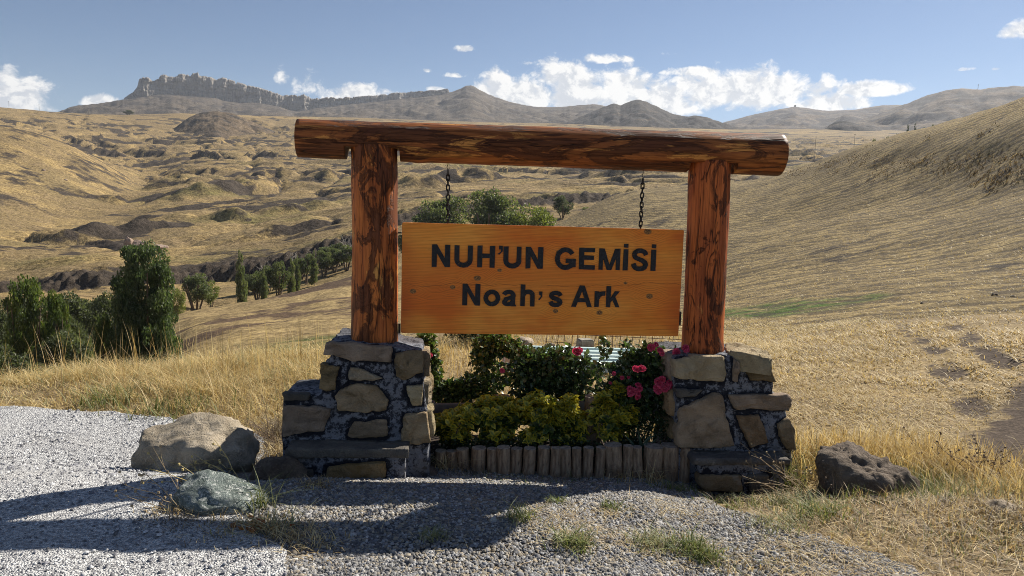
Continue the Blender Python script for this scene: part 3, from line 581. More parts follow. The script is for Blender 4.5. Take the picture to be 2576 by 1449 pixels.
# loose stones on the gravel
ico = bmesh.new(); bmesh.ops.create_icosphere(ico, subdivisions=1, radius=1.0); ico.verts.ensure_lookup_table()
ICO_V = np.array([q.co for q in ico.verts]); ICO_F = np.array([[w.index for w in f.verts] for f in ico.faces]); ico.free()
oct_v = np.array([(1, 0, 0), (-1, 0, 0), (0, 1, 0), (0, -1, 0), (0, 0, 1), (.5, .5, .6), (-.5, .5, .7), (.5, -.6, .6)])
OCT_V = np.array([(1, 0, -.1), (.3, .9, -.1), (-.8, .6, -.1), (-.8, -.55, -.1), (.4, -.9, -.1), (.45, .2, .75), (-.4, .35, .7), (-.15, -.5, .8)])
OCT_F = np.array([(0, 1, 5), (1, 6, 5), (1, 2, 6), (2, 3, 6), (3, 7, 6), (3, 4, 7), (4, 5, 7), (4, 0, 5), (5, 6, 7)])
def pebbles(name, xy, size, pal, m, zf):
    n = len(xy); a = rng.uniform(0, 2 * np.pi, n); ca, sa = np.cos(a), np.sin(a)
    s = size[:, None, None] * rng.uniform(.65, 1.25, (n, 1, 3)) * np.array([1, 1, .75])
    V = (OCT_V[None] + rng.normal(0, .12, (n,) + OCT_V.shape)) * s
    V = np.stack([V[..., 0] * ca[:, None] - V[..., 1] * sa[:, None], V[..., 0] * sa[:, None] + V[..., 1] * ca[:, None], V[..., 2]], -1)
    V[..., 0] += xy[:, 0:1]; V[..., 1] += xy[:, 1:2]; V[..., 2] += zf[:, None]
    F = (OCT_F[None] + (np.arange(n) * len(OCT_V))[:, None, None]).reshape(-1, 3)
    pal = np.array(pal); T = pal[rng.integers(0, len(pal), n)] * rng.uniform(.7, 1.2, (n, 1)); T = np.repeat(T, len(OCT_V), 0)
    return stuff(name, raw_mesh(name, V.reshape(-1, 3), F, [m], T))
m_tint_stone, g = new_mat('pebble_stone'); v = g.coords()
c = g.mix(g.mp(g.noise(v, 140, 3), .3, .7, 0, .5), g.attr('tint'), g.mix(1.0, g.attr('tint'), (.6, .6, .62), 'MULTIPLY')); g.out(c, .8, None, .3)
def inside(poly, x, y):
    P = np.array(poly); r = np.zeros(len(x), bool); j = len(P) - 1
    for i in range(len(P)):
        c_ = ((P[i, 1] > y) != (P[j, 1] > y)) & (x < (P[j, 0] - P[i, 0]) * (y - P[i, 1]) / (P[j, 1] - P[i, 1] + 1e-12) + P[i, 0]); r ^= c_; j = i
    return r
def scatter(n, x0, x1, y0, y1, poly=None, dens=None):
    x = rng.uniform(x0, x1, n); y = rng.uniform(y0, y1, n); k = np.ones(n, bool)
    if poly is not None: k &= inside(poly, x, y)
    if dens is not None: k &= rng.uniform(0, 1, n) < dens(x, y)
    return np.stack([x[k], y[k]], 1)
def gz(xy): return np.array([ground_z0(a_, b_) for a_, b_ in xy])
GRASSY = [(GP(1400, 1330), .26), (GP(1440, 1375), .16), (GP(1640, 1375), .2), (GP(1760, 1385), .2), (GP(1980, 1310), .22), (GP(2080, 1390), .3), (GP(2250, 1420), .4), (GP(1700, 1290), .2), (GP(2000, 1440), .25), (GP(1530, 1300), .15)]
def grassy(x, y):
    d = np.zeros_like(x)
    for (cx, cy), r in GRASSY: d = np.maximum(d, np.exp(-((x - cx) ** 2 + (y - cy) ** 2) / (2 * (r * .55) ** 2)))
    return d
xy = scatter(72000, -1.35, 2.75, 2.35, 4.45, grav_poly, lambda x, y: (1 - .55 * grassy(x, y)) * (1 - .75 * smooth(.9, 1.9, x)))
xy = xy[~inside(pave_poly, xy[:, 0], xy[:, 1])]
ed_ = np.array([GP(775, 1449), GP(760, 1449), GP(745, 1430), GP(735, 1410), GP(690, 1385), GP(640, 1375), GP(600, 1368), GP(500, 1352)]); q_ = rng.integers(0, len(ed_) - 1, 900); t_ = rng.uniform(0, 1, (900, 1)); xy = np.concatenate([xy, ed_[q_] * (1 - t_) + ed_[q_ + 1] * t_ + rng.normal(0, .035, (900, 2))])
pebbles('gravel_stones', xy, rng.gamma(5, .0011, len(xy)) + .0025, [(.36, .31, .235), (.31, .275, .215), (.34, .34, .34), (.22, .22, .23), (.13, .13, .135), (.44, .43, .41), (.26, .255, .24), (.17, .165, .16)], m_tint_stone, gz(xy) + .027)
xy = scatter(6200, -3.4, -.6, 2.35, 5.4, pave_poly)
pebbles('pavement_chippings', xy, rng.gamma(5, .0010, len(xy)) + .002, [(.55, .55, .55), (.40, .40, .41), (.22, .22, .24), (.16, .16, .17)], m_tint_stone, gz(xy) + .043)

# ------------------------------------------------------------------ wood and masonry materials
def mat_log(name, axis, cols, dark=.45, flakes=.62, gloss=.32, seed=0.0, long=3.0):
    m, g = new_mat(name); v = g.coords(); s = [13, 13, 13]; s[axis] = 2.2; o = (seed, seed * 1.7, seed * .6)
    st = g.scale(v, s, o); s2 = [8, 8, 8]; s2[axis] = long; s3 = [60, 60, 60]; s3[axis] = 3.0
    patch = g.noise(g.scale(v, s2, o), 1.0, 10, .70, .9); strk = g.noise(st, 1.2, 7, .62, .8); fine = g.noise(g.scale(v, s3, o), 1.0, 5, .6)
    c = g.mix(g.mp(strk, .34, .66), cols[1], cols[0])
    c = g.mix(g.mp(patch, dark, dark + .09, .78, 0.0), c, cols[2])
    bright = g.noise(g.scale(v, s2, (o[0] + 9, o[1] + 3, o[2] + 5)), 1.1, 8, .68, 1.0)
    c = g.mix(g.mp(bright, flakes, flakes + .03, 0, .9), c, cols[3])
    edge = g.math('SUBTRACT', 1.0, g.math('MULTIPLY', g.math('ABSOLUTE', g.math('SUBTRACT', patch, dark + .035)), 22.0), clamp=True)
    c = g.mix(g.math('MULTIPLY', edge, .55), c, (.035, .014, .008))
    c = g.mix(g.mp(fine, .30, .60, .85, 0.0), c, g.mix(1.0, c, (.35, .3, .28), 'MULTIPLY'))
    s4 = [9, 9, 9]; s4[axis] = .55
    crk = g.noise(g.scale(v, s4, o), 1.4, 3, .5, .6); cr = g.math('SUBTRACT', 1.0, g.math('MULTIPLY', g.math('ABSOLUTE', g.math('SUBTRACT', crk, .5)), 90.0), clamp=True)
    c = g.mix(g.math('MULTIPLY', cr, .9), c, (.012, .006, .004))
    h = g.math('SUBTRACT', g.math('ADD', g.math('MULTIPLY', fine, .35), g.mp(patch, dark, dark + .06, .35, 0.0)), g.math('MULTIPLY', cr, .5))
    g.out(c, gloss + .22, g.bump(h, .8, .012), .18); return m
LOGC = [(.64, .200, .045), (.40, .108, .030), (.092, .033, .018), (.74, .35, .09)]
M_BEAM = mat_log('varnished_beam', 0, [(.42, .148, .040), (.25, .078, .025), (.095, .034, .017), (.68, .30, .075)], .46, .585, .36, 2.0, 1.3)
M_POST_A = mat_log('varnished_post', 2, LOGC, .44, .60, .34, 1.0)
M_POST_B = mat_log('varnished_post_red', 2, [(.60, .165, .042), (.40, .100, .030), (.09, .030, .016), (.64, .26, .07)], .40, .66, .36, 7.3)
M_ENDGRAIN = plain('end_grain', (.32, .12, .04), .6, 0, .4, 40)

def log_mesh(name, L, r0, r1, axis, mat_, n=40, k=70, seed=0, bulge=.02, bend=.0, endmat=None, clamp=None, knots=()):
    t = np.linspace(0, 1, k)
    if clamp is not None:                      # extra rings at the notches, so that their cut sides stand square
        ex = [];
        for a_, b_, _ in clamp: ex += [a_ - .0012, a_ + .0012, b_ - .0012, b_ + .0012]
        t = np.sort(np.concatenate([t, (np.array(ex) + L / 2) / L]))
    k = len(t); an = np.arange(n) * 2 * np.pi / n
    A, T = np.meshgrid(an, t); Lp = T * L - L / 2
    R_ = r0 + (r1 - r0) * T
    P3 = np.stack([np.cos(A).ravel() * 1.3, np.sin(A).ravel() * 1.3, (Lp / .35).ravel()], 1)
    R_ = R_ * (1 + bulge * 2 * fbm3(P3 + seed * 7.1, 3, seed).reshape(R_.shape) + .012 * fbm3(P3 * np.array([5, 5, 1.2]) + seed, 3, seed + 3).reshape(R_.shape))
    for (kt, ka, kw, kh) in knots:
        R_ = R_ + kh * np.exp(-(((T - kt) * L / kw) ** 2) - ((np.angle(np.exp(1j * (A - ka))) * r0 / kw) ** 2))
    cxx = bend * np.sin(T * np.pi); c_, s_ = R_ * np.cos(A) + cxx, R_ * np.sin(A)
    V = np.stack([c_, s_, Lp], -1) if axis == 2 else np.stack([Lp, c_, s_], -1)
    if clamp is not None and axis == 0:
        for a_, b_, zc in clamp:
            q = (V[..., 0] > a_) & (V[..., 0] < b_); V[..., 2] = np.where(q, np.maximum(V[..., 2], zc), V[..., 2])
    V = V.reshape(-1, 3); f = [(i * n + j, i * n + (j + 1) % n, (i + 1) * n + (j + 1) % n, (i + 1) * n + j) for i in range(k - 1) for j in range(n)]
    e0 = V[:n].mean(0); e1 = V[-n:].mean(0); V = np.concatenate([V, [e0, e1]]); q = len(V) - 2; nf = len(f)
    f += [(q, (j + 1) % n, j) for j in range(n)] + [(q + 1, (k - 1) * n + j, (k - 1) * n + (j + 1) % n) for j in range(n)]
    if axis == 0: f = f  # outward for both axes after the recalculation below
    me = raw_mesh(name, V, f, [mat_] + ([endmat] if endmat else []), None, False)
    bm = bmesh.new(); bm.from_mesh(me); bmesh.ops.recalc_face_normals(bm, faces=bm.faces[:]); bm.to_mesh(me); bm.free()
    me.polygons.foreach_set('use_smooth', [i < nf for i in range(len(me.polygons))])
    if endmat: me.polygons.foreach_set('material_index', [0 if i < nf else 1 for i in range(len(me.polygons))])
    me.update(); return me

# ------------------------------------------------------------------ the log gateway
SIGN_P, SIGN_N = (0.2, 4.45, 1.0), (-.095, 1, 0); SIGN_A = math.atan(.095)
DX = np.array([math.cos(SIGN_A), math.sin(SIGN_A), 0.0]); DY = np.array([-math.sin(SIGN_A), math.cos(SIGN_A), 0.0])
sp = lambda px, py: on_plane(px, py, SIGN_P, SIGN_N)
frame = thing('log_gateway', 'reddish varnished log gateway of two thick posts under one long crossbeam', 'gateway', (0.2, 4.45, 0.0))
base = np.array(frame.location)
bl = (sp(752, 300) + sp(757, 396)) / 2; br = (sp(1965, 338) + sp(1955, 443)) / 2
bl = bl - DX * .01; Lb = np.linalg.norm(br - bl); dirb = (br - bl) / Lb
posts = []
for (t_, b_, r0, r1, mt, sd_, lab) in [((941, 372), (941, 862), .140, .136, M_POST_A, 1, 'post with dark bark patches and pale flakes'), ((1785, 410), (1764, 884), .129, .127, M_POST_B, 2, 'redder post with long cracks')]:
    pt, pb = sp(*t_), sp(*b_); ax = (pt - pb) / np.linalg.norm(pt - pb); pb = pb - ax * .12; pt = pt + ax * .012; L = np.linalg.norm(pt - pb)
    me = log_mesh('post', L, r0, r1, 2, mt, 44, 80, sd_, .028, .006, M_ENDGRAIN, None, [(.12, -2.2, .05, .018), (.08, -.4, .08, .012), (.6, -1.5, .04, .008)])
    o = add('post', me, frame); o['label'] = lab
    M = Matrix.Translation(Vector((pt + pb) / 2 - base)) @ Vector((0, 0, 1)).rotation_difference(Vector(ax)).to_matrix().to_4x4()
    o.matrix_local = M; posts.append((pb, pt))
half = Lb / 2; mid = (bl + br) / 2
cl = []
for (pb, pt), rr in zip(posts, (.140, .129)):
    s_ = float(np.dot(pt - mid, dirb)); cl.append((s_ - rr - .022, s_ + rr + .016, float(pt[2] - mid[2] - np.dot(pt - mid, dirb) * dirb[2]) - .016))
me = log_mesh('beam', Lb, .1115, .1295, 0, M_BEAM, 44, 130, 5, .022, .0, M_ENDGRAIN, cl, [(.24, -1.9, .05, .01), (.86, -1.5, .05, .012)])
o = add('beam', me, frame); o.matrix_local = Matrix.Translation(Vector(mid - base)) @ Vector((1, 0, 0)).rotation_difference(Vector(dirb)).to_matrix().to_4x4()

# ------------------------------------------------------------------ the hanging board with its lettering
BP = (0.2, 4.40, 1.0); bp = lambda px, py: on_plane(px, py, BP, SIGN_N)
tl, tr, bL, bR = bp(1012, 560), bp(1722, 578), bp(1008, 838), bp(1706, 846)
cen = (tl + tr + bL + bR) / 4; BW = float(np.dot((tr + bR - tl - bL) / 2, DX)); BH = float(((tl + tr - bL - bR) / 2)[2]); BT = .045
def uvb(px, py): p = bp(px, py) - cen; return float(np.dot(p, DX)), float(p[2])
zu = lambda zx, zy: uvb((1500 + zx * .50466) * .638889, (850 + zy * .50466) * .638889)
m_board, g = new_mat('varnished_board'); v = g.coords(); x_, y_, z_ = g.xyz(v)
KN = [(250, 588, .016), (560, 556, .014), (752, 486, .018), (925, 424, .012), (1908, 524, .010), (2095, 627, .018), (1362, 742, .014), (1705, 755, .016), (2082, 122, .020), (1390, 285, .016), (1730, 330, .012)]
bend = None; kmask = None
for zx, zy, kr in KN:
    ku, kv = zu(zx, zy)
    dx = g.math('MULTIPLY', g.math('SUBTRACT', x_, ku), .75); dz = g.math('SUBTRACT', z_, kv)
    d = g.math('SQRT', g.math('ADD', g.math('MULTIPLY', dx, dx), g.math('MULTIPLY', dz, dz)))
    e = g.math('MULTIPLY', g.mp(d, 0, kr * 6, 1.0, 0.0), kr * 1.8); e = g.math('MULTIPLY', e, g.math('SIGN', dz))
    k_ = g.mp(d, kr * .75, kr * 1.05, 1.0, 0.0)
    bend = e if bend is None else g.math('ADD', bend, e); kmask = k_ if kmask is None else g.math('MAXIMUM', kmask, k_)
zb = g.math('ADD', z_, bend)
gv = g.n('ShaderNodeCombineXYZ', {0: g.math('MULTIPLY', x_, .8), 1: y_, 2: g.math('MULTIPLY', zb, 14.0)}).outputs[0]
grain = g.n('ShaderNodeTexWave', {'Vector': gv, 'Scale': 2.6, 'Distortion': 5.0, 'Detail': 4.0, 'Detail Scale': 1.6}, wave_type='BANDS', bands_direction='Z').outputs['Fac']
big = g.noise(g.scale(v, (1.2, 1, 3.2)), 1.6, 5, .6); fine = g.noise(g.scale(v, (4, 1, 90)), 1.0, 4); red = g.noise(g.scale(v, (1, 1, 1.8), (3, 1, 5)), 1.3, 4, .6)
c = g.mix(g.mp(big, .32, .68), (.86, .275, .028), (.96, .40, .060))
midb = g.mp(g.math('ABSOLUTE', g.math('SUBTRACT', z_, .0)), .06, .17, .55, 0.0)
c = g.mix(g.math('MULTIPLY', g.mp(red, .42, .66), .85), c, (.74, .145, .012)); c = g.mix(midb, c, (.76, .185, .020))
ends = g.mp(g.math('ABSOLUTE', x_), BW / 2 - .13, BW / 2 - .01, 0, .6); c = g.mix(g.math('MULTIPLY', ends, g.mp(red, .3, .6)), c, (.52, .085, .010))
c = g.mix(g.mp(grain, .0, .35, .42, 0.0), c, (.38, .08, .010)); c = g.mix(g.mp(fine, .25, .5, .4, 0.0), c, (.46, .12, .014))
dash = g.noise(g.scale(v, (26, 1, 300), (2, 0, 0)), 1.0, 1); c = g.mix(g.math('MULTIPLY', g.mp(dash, .73, .78, 0, .8), g.mp(g.noise(v, 3, 2), .45, .6)), c, (.14, .03, .01))
kn = g.noise(v, 130, 4); c = g.mix(kmask, c, g.mix(g.mp(kn, .35, .65), (.06, .026, .010), (.42, .20, .06)))
# the long shake across the middle and the short checks at the left end
cz = g.math('ADD', g.math('MULTIPLY', x_, .012), g.math('MULTIPLY', g.math('SUBTRACT', g.noise(g.n('ShaderNodeCombineXYZ', {0: g.math('MULTIPLY', x_, 2.2), 1: 0.0, 2: 0.0}).outputs[0], 1.0, 3), .5), .16))
ck = g.math('ABSOLUTE', g.math('SUBTRACT', g.math('SUBTRACT', z_, cz), -.025)); c = g.mix(g.mp(ck, .0006, .0022, .5, 0.0), c, (.10, .022, .008))
chk = g.noise(g.n('ShaderNodeCombineXYZ', {0: 0.0, 1: 3.0, 2: g.math('MULTIPLY', z_, 60.0)}).outputs[0], 1.0, 1)
c = g.mix(g.math('MULTIPLY', g.mp(chk, .66, .70, 0, .8), g.mp(g.math('ADD', x_, g.math('MULTIPLY', big, .08)), -BW / 2 + .10, -BW / 2 + .05)), c, (.10, .022, .008))
g.out(c, .46, g.bump(g.math('ADD', g.math('MULTIPLY', grain, .15), g.math('MULTIPLY', fine, .3)), .3, .003), .28)
board = thing('sign_board', 'orange varnished wooden board with black lettering, hung on two chains', 'sign', tuple(cen), None, (0, 0, SIGN_A))
bm = bmesh.new(); bmesh.ops.create_cube(bm, size=1.0)
for q in bm.verts: q.co = Vector((q.co.x * BW, q.co.y * BT, q.co.z * BH))
bmesh.ops.bevel(bm, geom=bm.edges[:], offset=.004, segments=2, affect='EDGES'); me = bpy.data.meshes.new('panel'); bm.to_mesh(me); bm.free(); me.materials.append(m_board)
pn = add('panel', me, board, (0, BT / 2, 0))
m_black = plain('black_paint', (.012, .013, .017), .55, 0, .5, 60, .4, .5)

def offset_stroke(path, w):
    P = np.array(path, float); P = P[np.concatenate([[True], np.linalg.norm(np.diff(P, axis=0), axis=1) > 1e-6])]; n = len(P); d = np.diff(P, axis=0); d /= np.linalg.norm(d, axis=1)[:, None]
    nn = np.stack([-d[:, 1], d[:, 0]], 1); out = []
    for i in range(n):
        if i == 0: m_ = nn[0]
        elif i == n - 1: m_ = nn[-1]
        else:
            m_ = nn[i - 1] + nn[i]; m_ = m_ / (np.dot(m_, m_) + 1e-9) * 2
        out.append((P[i] + m_ * w / 2, P[i] - m_ * w / 2))
    return [[out[i][1], out[i + 1][1], out[i + 1][0], out[i][0]] for i in range(n - 1)]
def arc(cx, cy, rx, ry, a0, a1, n=22): return [(cx + rx * math.cos(rad(a)), cy + ry * math.sin(rad(a))) for a in np.linspace(a0, a1, n)]
def crom(pts, n=6):
    P = [np.array(p, float) for p in pts]; P = [2 * P[0] - P[1]] + P + [2 * P[-1] - P[-2]]; o_ = []
    for i in range(1, len(P) - 2):
        for t in np.linspace(0, 1, n, endpoint=False):
            o_.append(.5 * ((2 * P[i]) + (P[i + 1] - P[i - 1]) * t + (2 * P[i - 1] - 5 * P[i] + 4 * P[i + 1] - P[i + 2]) * t ** 2 + (3 * P[i] - P[i - 1] - 3 * P[i + 1] + P[i + 2]) * t ** 3))
    return o_ + [P[-2]]
def rc(x0, y0, x1, y1): return [[(x0, y0), (x1, y0), (x1, y1), (x0, y1)]]
def glyph(ch, w, h, s):
    """bold sans letter in a box w by h with stems s wide: a list of convex polygons"""
    k = s / 2; t = s * .88; a = t / 2
    if ch == 'N': return rc(0, 0, s, h) + rc(w - s, 0, w, h) + [[(w - s * 1.02, 0), (w, 0), (s * 1.02, h), (0, h)]]
    if ch == 'H': return rc(0, 0, s, h) + rc(w - s, 0, w, h) + rc(s, h * .44, w - s, h * .44 + t)
    if ch == 'U':
        ry = (w / 2 - k); return offset_stroke([(k, h), (k, h * .36)] + arc(w / 2, h * .36, w / 2 - k, h * .36 - a, 180, 360) + [(w - k, h)], s * .98)
    if ch == 'G': return offset_stroke(arc(w * .5, h / 2, w * .5 - k, h / 2 - a, 33, 318, 40) + [(w - k, h * .17)], s * .95) + rc(w - s * .95, h * .12, w, h * .50) + rc(w * .52, h * .50 - t, w - s * .95, h * .50)
    if ch == 'E': return rc(0, 0, s, h) + rc(s, 0, w, t) + rc(s, h - t, w * .97, h) + rc(s, h * .45, w * .92, h * .45 + t)
    if ch == 'M': q = w / 2; return rc(0, 0, s * .86, h) + rc(w - s * .86, 0, w, h) + [[(q - s * .46, 0), (q + s * .34, 0), (s * 1.12, h), (s * .1, h)], [(q - s * .34, 0), (q + s * .46, 0), (w - s * .1, h), (w - s * 1.12, h)]]
    if ch == 'i': return rc(0, 0, s, h * .80) + rc(s * .04, h * .855, s * .96, h)
    if ch in 'Ss':
        p = [(.93, .72), (.82, .86), (.52, .93), (.22, .88), (.10, .74), (.20, .60), (.50, .51), (.80, .41), (.91, .27), (.80, .12), (.50, .06), (.18, .12), (.05, .30)]
        return offset_stroke([(k + (x - .05) / .88 * (w - s), a + (y - .06) / .87 * (h - t)) for x, y in [(float(q[0]), float(q[1])) for q in crom(p, 5)]], s * .93)
    if ch == "'": return rc(w * .28, h * .55, w, h) + [[(w * .62, h * .30), (w * .98, h * .42), (w, h * .56), (w * .62, h * .56)], [(0, h * .04), (w * .40, 0), (w * .99, h * .42), (w * .58, h * .34)]]
    if ch == 'o': return offset_stroke(arc(w / 2, h / 2, w / 2 - k, h / 2 - a, 0, 360, 40), s * .98)
    if ch == 'a':
        return offset_stroke([(k * .9, h * .70)] + arc(w * .46, h * .62, w * .46 - k * .8, h * .38 - a, 160, 10, 16) + [(w * .90 - k, h * .50)], s * .93) + rc(w * .90 - s * .93, 0, w * .90, h * .52) + [[(w * .88, 0), (w, 0), (w * .94, h * .10), (w * .88, h * .14)]] + offset_stroke([(w * .86 - k, h * .57), (w * .50, h * .50), (w * .26, h * .44)] + arc(w * .40, h * .255, w * .40 - k, h * .255 - a, 125, 300, 14) + [(w * .80 - k, h * .16), (w * .86 - k, h * .30)], s * .85)
    if ch == 'h': return rc(0, 0, s, h) + offset_stroke([(s * .6, h * .50)] + arc(w * .53, h * .52, w * .47 - k, h * .24 - a, 165, 0, 14) + [(w - k, 0)], s * .97)
    if ch == 'A':
        q = w / 2; return [[(0, 0), (s, 0), (q + s * .42, h), (q - s * .50, h)], [(w - s, 0), (w, 0), (q + s * .50, h), (q - s * .42, h)]] + rc(w * .24, h * .22, w * .76, h * .22 + t * .92)
    if ch == 'r': return rc(0, 0, s, h) + offset_stroke([(s * .7, h * .52)] + arc(w * .86, h * .48, w * .58, h * .52 - a, 165, 78, 10), s * .95)
    if ch == 'k': return rc(0, 0, s, h) + [[(s, h * .22), (s, h * .44), (w * .62, h * .76), (w * .96, h * .76)], [(w * .42, h * .40), (w * .66, h * .52), (w, 0), (w * .70, 0)]]
ROWS = [('N', 397, 540, 224, 398), ('U', 573, 716, 230, 402), ('H', 752, 889, 233, 403), ("'", 910, 950, 233, 302), ('U', 955, 1096, 240, 408), ('N', 1128, 1264, 242, 411), ('G', 1357, 1520, 247, 420), ('E', 1545, 1670, 250, 418), ('M', 1700, 1865, 255, 422), ('i', 1890, 1928, 218, 425), ('S', 1950, 2085, 255, 430), ('i', 2107, 2147, 222, 430),
        ('N', 635, 774, 530, 698), ('o', 800, 930, 577, 703), ('a', 943, 1058, 577, 705), ('h', 1088, 1200, 535, 705), ("'", 1226, 1258, 590, 655), ('s', 1305, 1418, 585, 710), ('A', 1485, 1648, 543, 710), ('r', 1665, 1748, 588, 710), ('k', 1757, 1863, 548, 712)]
for ch, x0, x1, y0, y1 in ROWS:
    u0, v0 = zu((x0 + x1) / 2, y1); u1, v1 = zu((x0 + x1) / 2, y0); ua = zu(x0, (y0 + y1) / 2)[0]; ub = zu(x1, (y0 + y1) / 2)[0]
    w, h = ub - ua, v1 - v0; b = MB()
    for i, poly in enumerate(glyph(ch, w, h, .0285 if ch in 'oahsrk' else .0305)):
        n = len(poly); p = np.array(poly, float); p = p + .0006 * rng.normal(0, 1, p.shape); area = sum(p[j][0] * p[(j + 1) % n][1] - p[(j + 1) % n][0] * p[j][1] for j in range(n))
        if area < 0: p = p[::-1]
        yf = -.006 - .00012 * i
        V = [(ua + q[0], yf, v0 + q[1]) for q in p] + [(ua + q[0], .004, v0 + q[1]) for q in p]
        b.add(V, [tuple(range(n)), tuple(range(2 * n - 1, n - 1, -1))] + [(j, j + n, (j + 1) % n + n, (j + 1) % n) for j in range(n)])
    add('letter', b.mesh('letter', [m_black]), board)
m_iron = plain('dark_iron', (.035, .032, .03), .5, .8, .4, 60)
m_rust = plain('rusty_iron', (.12, .06, .035), .8, .3, .4, 60)
for px, py, d in [(1005, 586, (.022, .02, .008)), (1713, 802, (.014, .02, .085)), (1004, 828, (.014, .02, .06))]:
    u, vv = uvb(px, py); add('bracket', MB().box((0, 0, 0), d).mesh('bracket', [m_iron]), board, (u, BT * .6, vv))

# ------------------------------------------------------------------ chains
def link_mesh(L, W, r, n=22, m=7):
    a = np.linspace(0, 2 * np.pi, n, endpoint=False); st = (L - W) / 2
    c = np.stack([np.cos(a) * (W / 2 - r), np.zeros(n), np.sin(a) * (W / 2 - r) + np.sign(np.sin(a)) * st], 1)
    t = np.roll(c, -1, 0) - np.roll(c, 1, 0); t /= np.linalg.norm(t, axis=1)[:, None]; nb = np.array([0, 1., 0]); nn = np.cross(t, nb)
    b = np.arange(m) * 2 * np.pi / m
    V = c[:, None] + r * (np.cos(b)[None, :, None] * nn[:, None] + np.sin(b)[None, :, None] * nb)
    f = [(i * m + j, i * m + (j + 1) % m, ((i + 1) % n) * m + (j + 1) % m, ((i + 1) % n) * m + j) for i in range(n) for j in range(m)]
    return raw_mesh('link', V.reshape(-1, 3), f, [m_iron], None, True)
LINK = link_mesh(.047, .027, .0042)
for (tpx, tpy, bpx, bpy_, lab) in [(1127, 408, 1127, 562, 'rusty dark iron chain hanging over the letter N of the first line'), (1616, 430, 1609, 578, 'rusty dark iron chain hanging nearer the redder post')]:
    t_, b_ = sp(tpx, tpy), sp(bpx, bpy_); t_ = t_ - DY * .02; b_ = b_ - DY * .02
    ch = thing('chain', lab, 'chain', tuple(b_), 'chains that hold the board'); n = 11; hook = .045; Lc = np.linalg.norm(t_ - b_) - hook
    for i in range(n):
        p = b_ + (t_ - b_) * ((i + .35) * Lc / n / np.linalg.norm(t_ - b_)); o = add('link', LINK, ch, tuple(p - b_), (rng.normal(0, .06), rng.normal(0, .08), (0 if i % 2 else math.pi / 2) + SIGN_A + rng.normal(0, .12)))
    top = t_ - b_; hp = [(top[0], top[1], top[2] + .03), (top[0], top[1], top[2] - .015), (top[0] - .006, top[1], top[2] - .032), (top[0] + .002, top[1], top[2] - .045), (top[0] + .012, top[1], top[2] - .034)]
    add('hook', MB().tube(hp, .0022, 6).mesh('hook', [m_iron], None, True), ch)

# ------------------------------------------------------------------ stone pedestals
m_mortar, g = new_mat('painted_mortar'); v = g.coords(); near = g.sep(g.attr('tint'))[0]
a = g.noise(v, 7.5, 7, .70, .3); b = g.noise(v, 34, 6, .72); ab = g.math('ADD', g.math('MULTIPLY', a, .6), g.math('MULTIPLY', b, .4))
k = g.math('ADD', near, g.math('MULTIPLY', g.math('SUBTRACT', ab, .5), .22))            # distance from the nearest stone: the joints were lined in black paint
c = g.mix(g.mp(k, .016, .032), (.008, .010, .018), (.25, .26, .295)); c = g.mix(g.mp(g.noise(v, 30, 7, .74), .50, .56, 0, .9), c, (.014, .016, .026)); c = g.mix(g.mp(near, .20, .28, 0, .6), c, (.035, .033, .033))  # last mix: mortar far from the stones darkened, flank shade painted in
c = g.mix(g.mp(b, .35, .7, .35, 0.0), c, (.04, .042, .05)); c = g.mix(g.mp(g.noise(v, 4, 3), .60, .72, 0, .5), c, (.15, .13, .10))
g.out(c, .85, g.bump(g.math('ADD', a, b), .9, .025), .2)
def mat_stone(name, c1, c2, c3):
    m, g = new_mat(name); rn = g.n('ShaderNodeObjectInfo').outputs['Random']; v = g.n('ShaderNodeVectorMath', {0: g.coords(), 1: g.n('ShaderNodeCombineXYZ', {0: g.math('MULTIPLY', rn, 40.0), 1: rn, 2: 0.0}).outputs[0]}, operation='ADD').outputs[0]; a = g.noise(v, 6, 8, .70, .6); b = g.noise(v, 26, 8, .74)
    c = g.mix(g.mp(a, .34, .66), c1, c2); c = g.mix(g.mp(b, .55, .75, 0, .55), c, c3); c = g.mix(g.mp(b, .25, .42, .6, 0.0), c, tuple(q * .45 for q in c1))
    c = g.mix(g.mp(g.noise(v, 9, 4), .66, .72, 0, .6), c, (.40, .36, .30))
    c = g.mix(g.mp(g.noise(g.scale(v, (1, 1, 2.5)), 3.2, 5, .6, .8), .52, .64, 0, .55), c, tuple(q * .55 for q in c1))          # iron-brown stains along the bedding
    c = g.n('ShaderNodeHueSaturation', {'Color': c, 'Hue': g.math('ADD', .485, g.math('MULTIPLY', rn, .03)), 'Saturation': g.math('ADD', .75, g.math('MULTIPLY', rn, .45)), 'Value': g.math('ADD', .78, g.math('MULTIPLY', g.math('FRACT', g.math('MULTIPLY', rn, 7.3)), .5))}).outputs[0]
    g.out(c, .88, g.bump(g.math('ADD', g.math('MULTIPLY', a, .8), g.math('MULTIPLY', b, .7)), 1.0, .05), .15); return m
M_ST = [mat_stone('tan_stone', (.225, .162, .092), (.36, .268, .165), (.46, .37, .27)), mat_stone('ochre_stone', (.26, .16, .07), (.36, .245, .13), (.42, .33, .22)), mat_stone('buff_stone', (.33, .26, .17), (.48, .39, .27), (.58, .52, .43)), mat_stone('grey_slab', (.105, .096, .088), (.17, .152, .13), (.24, .21, .175))]
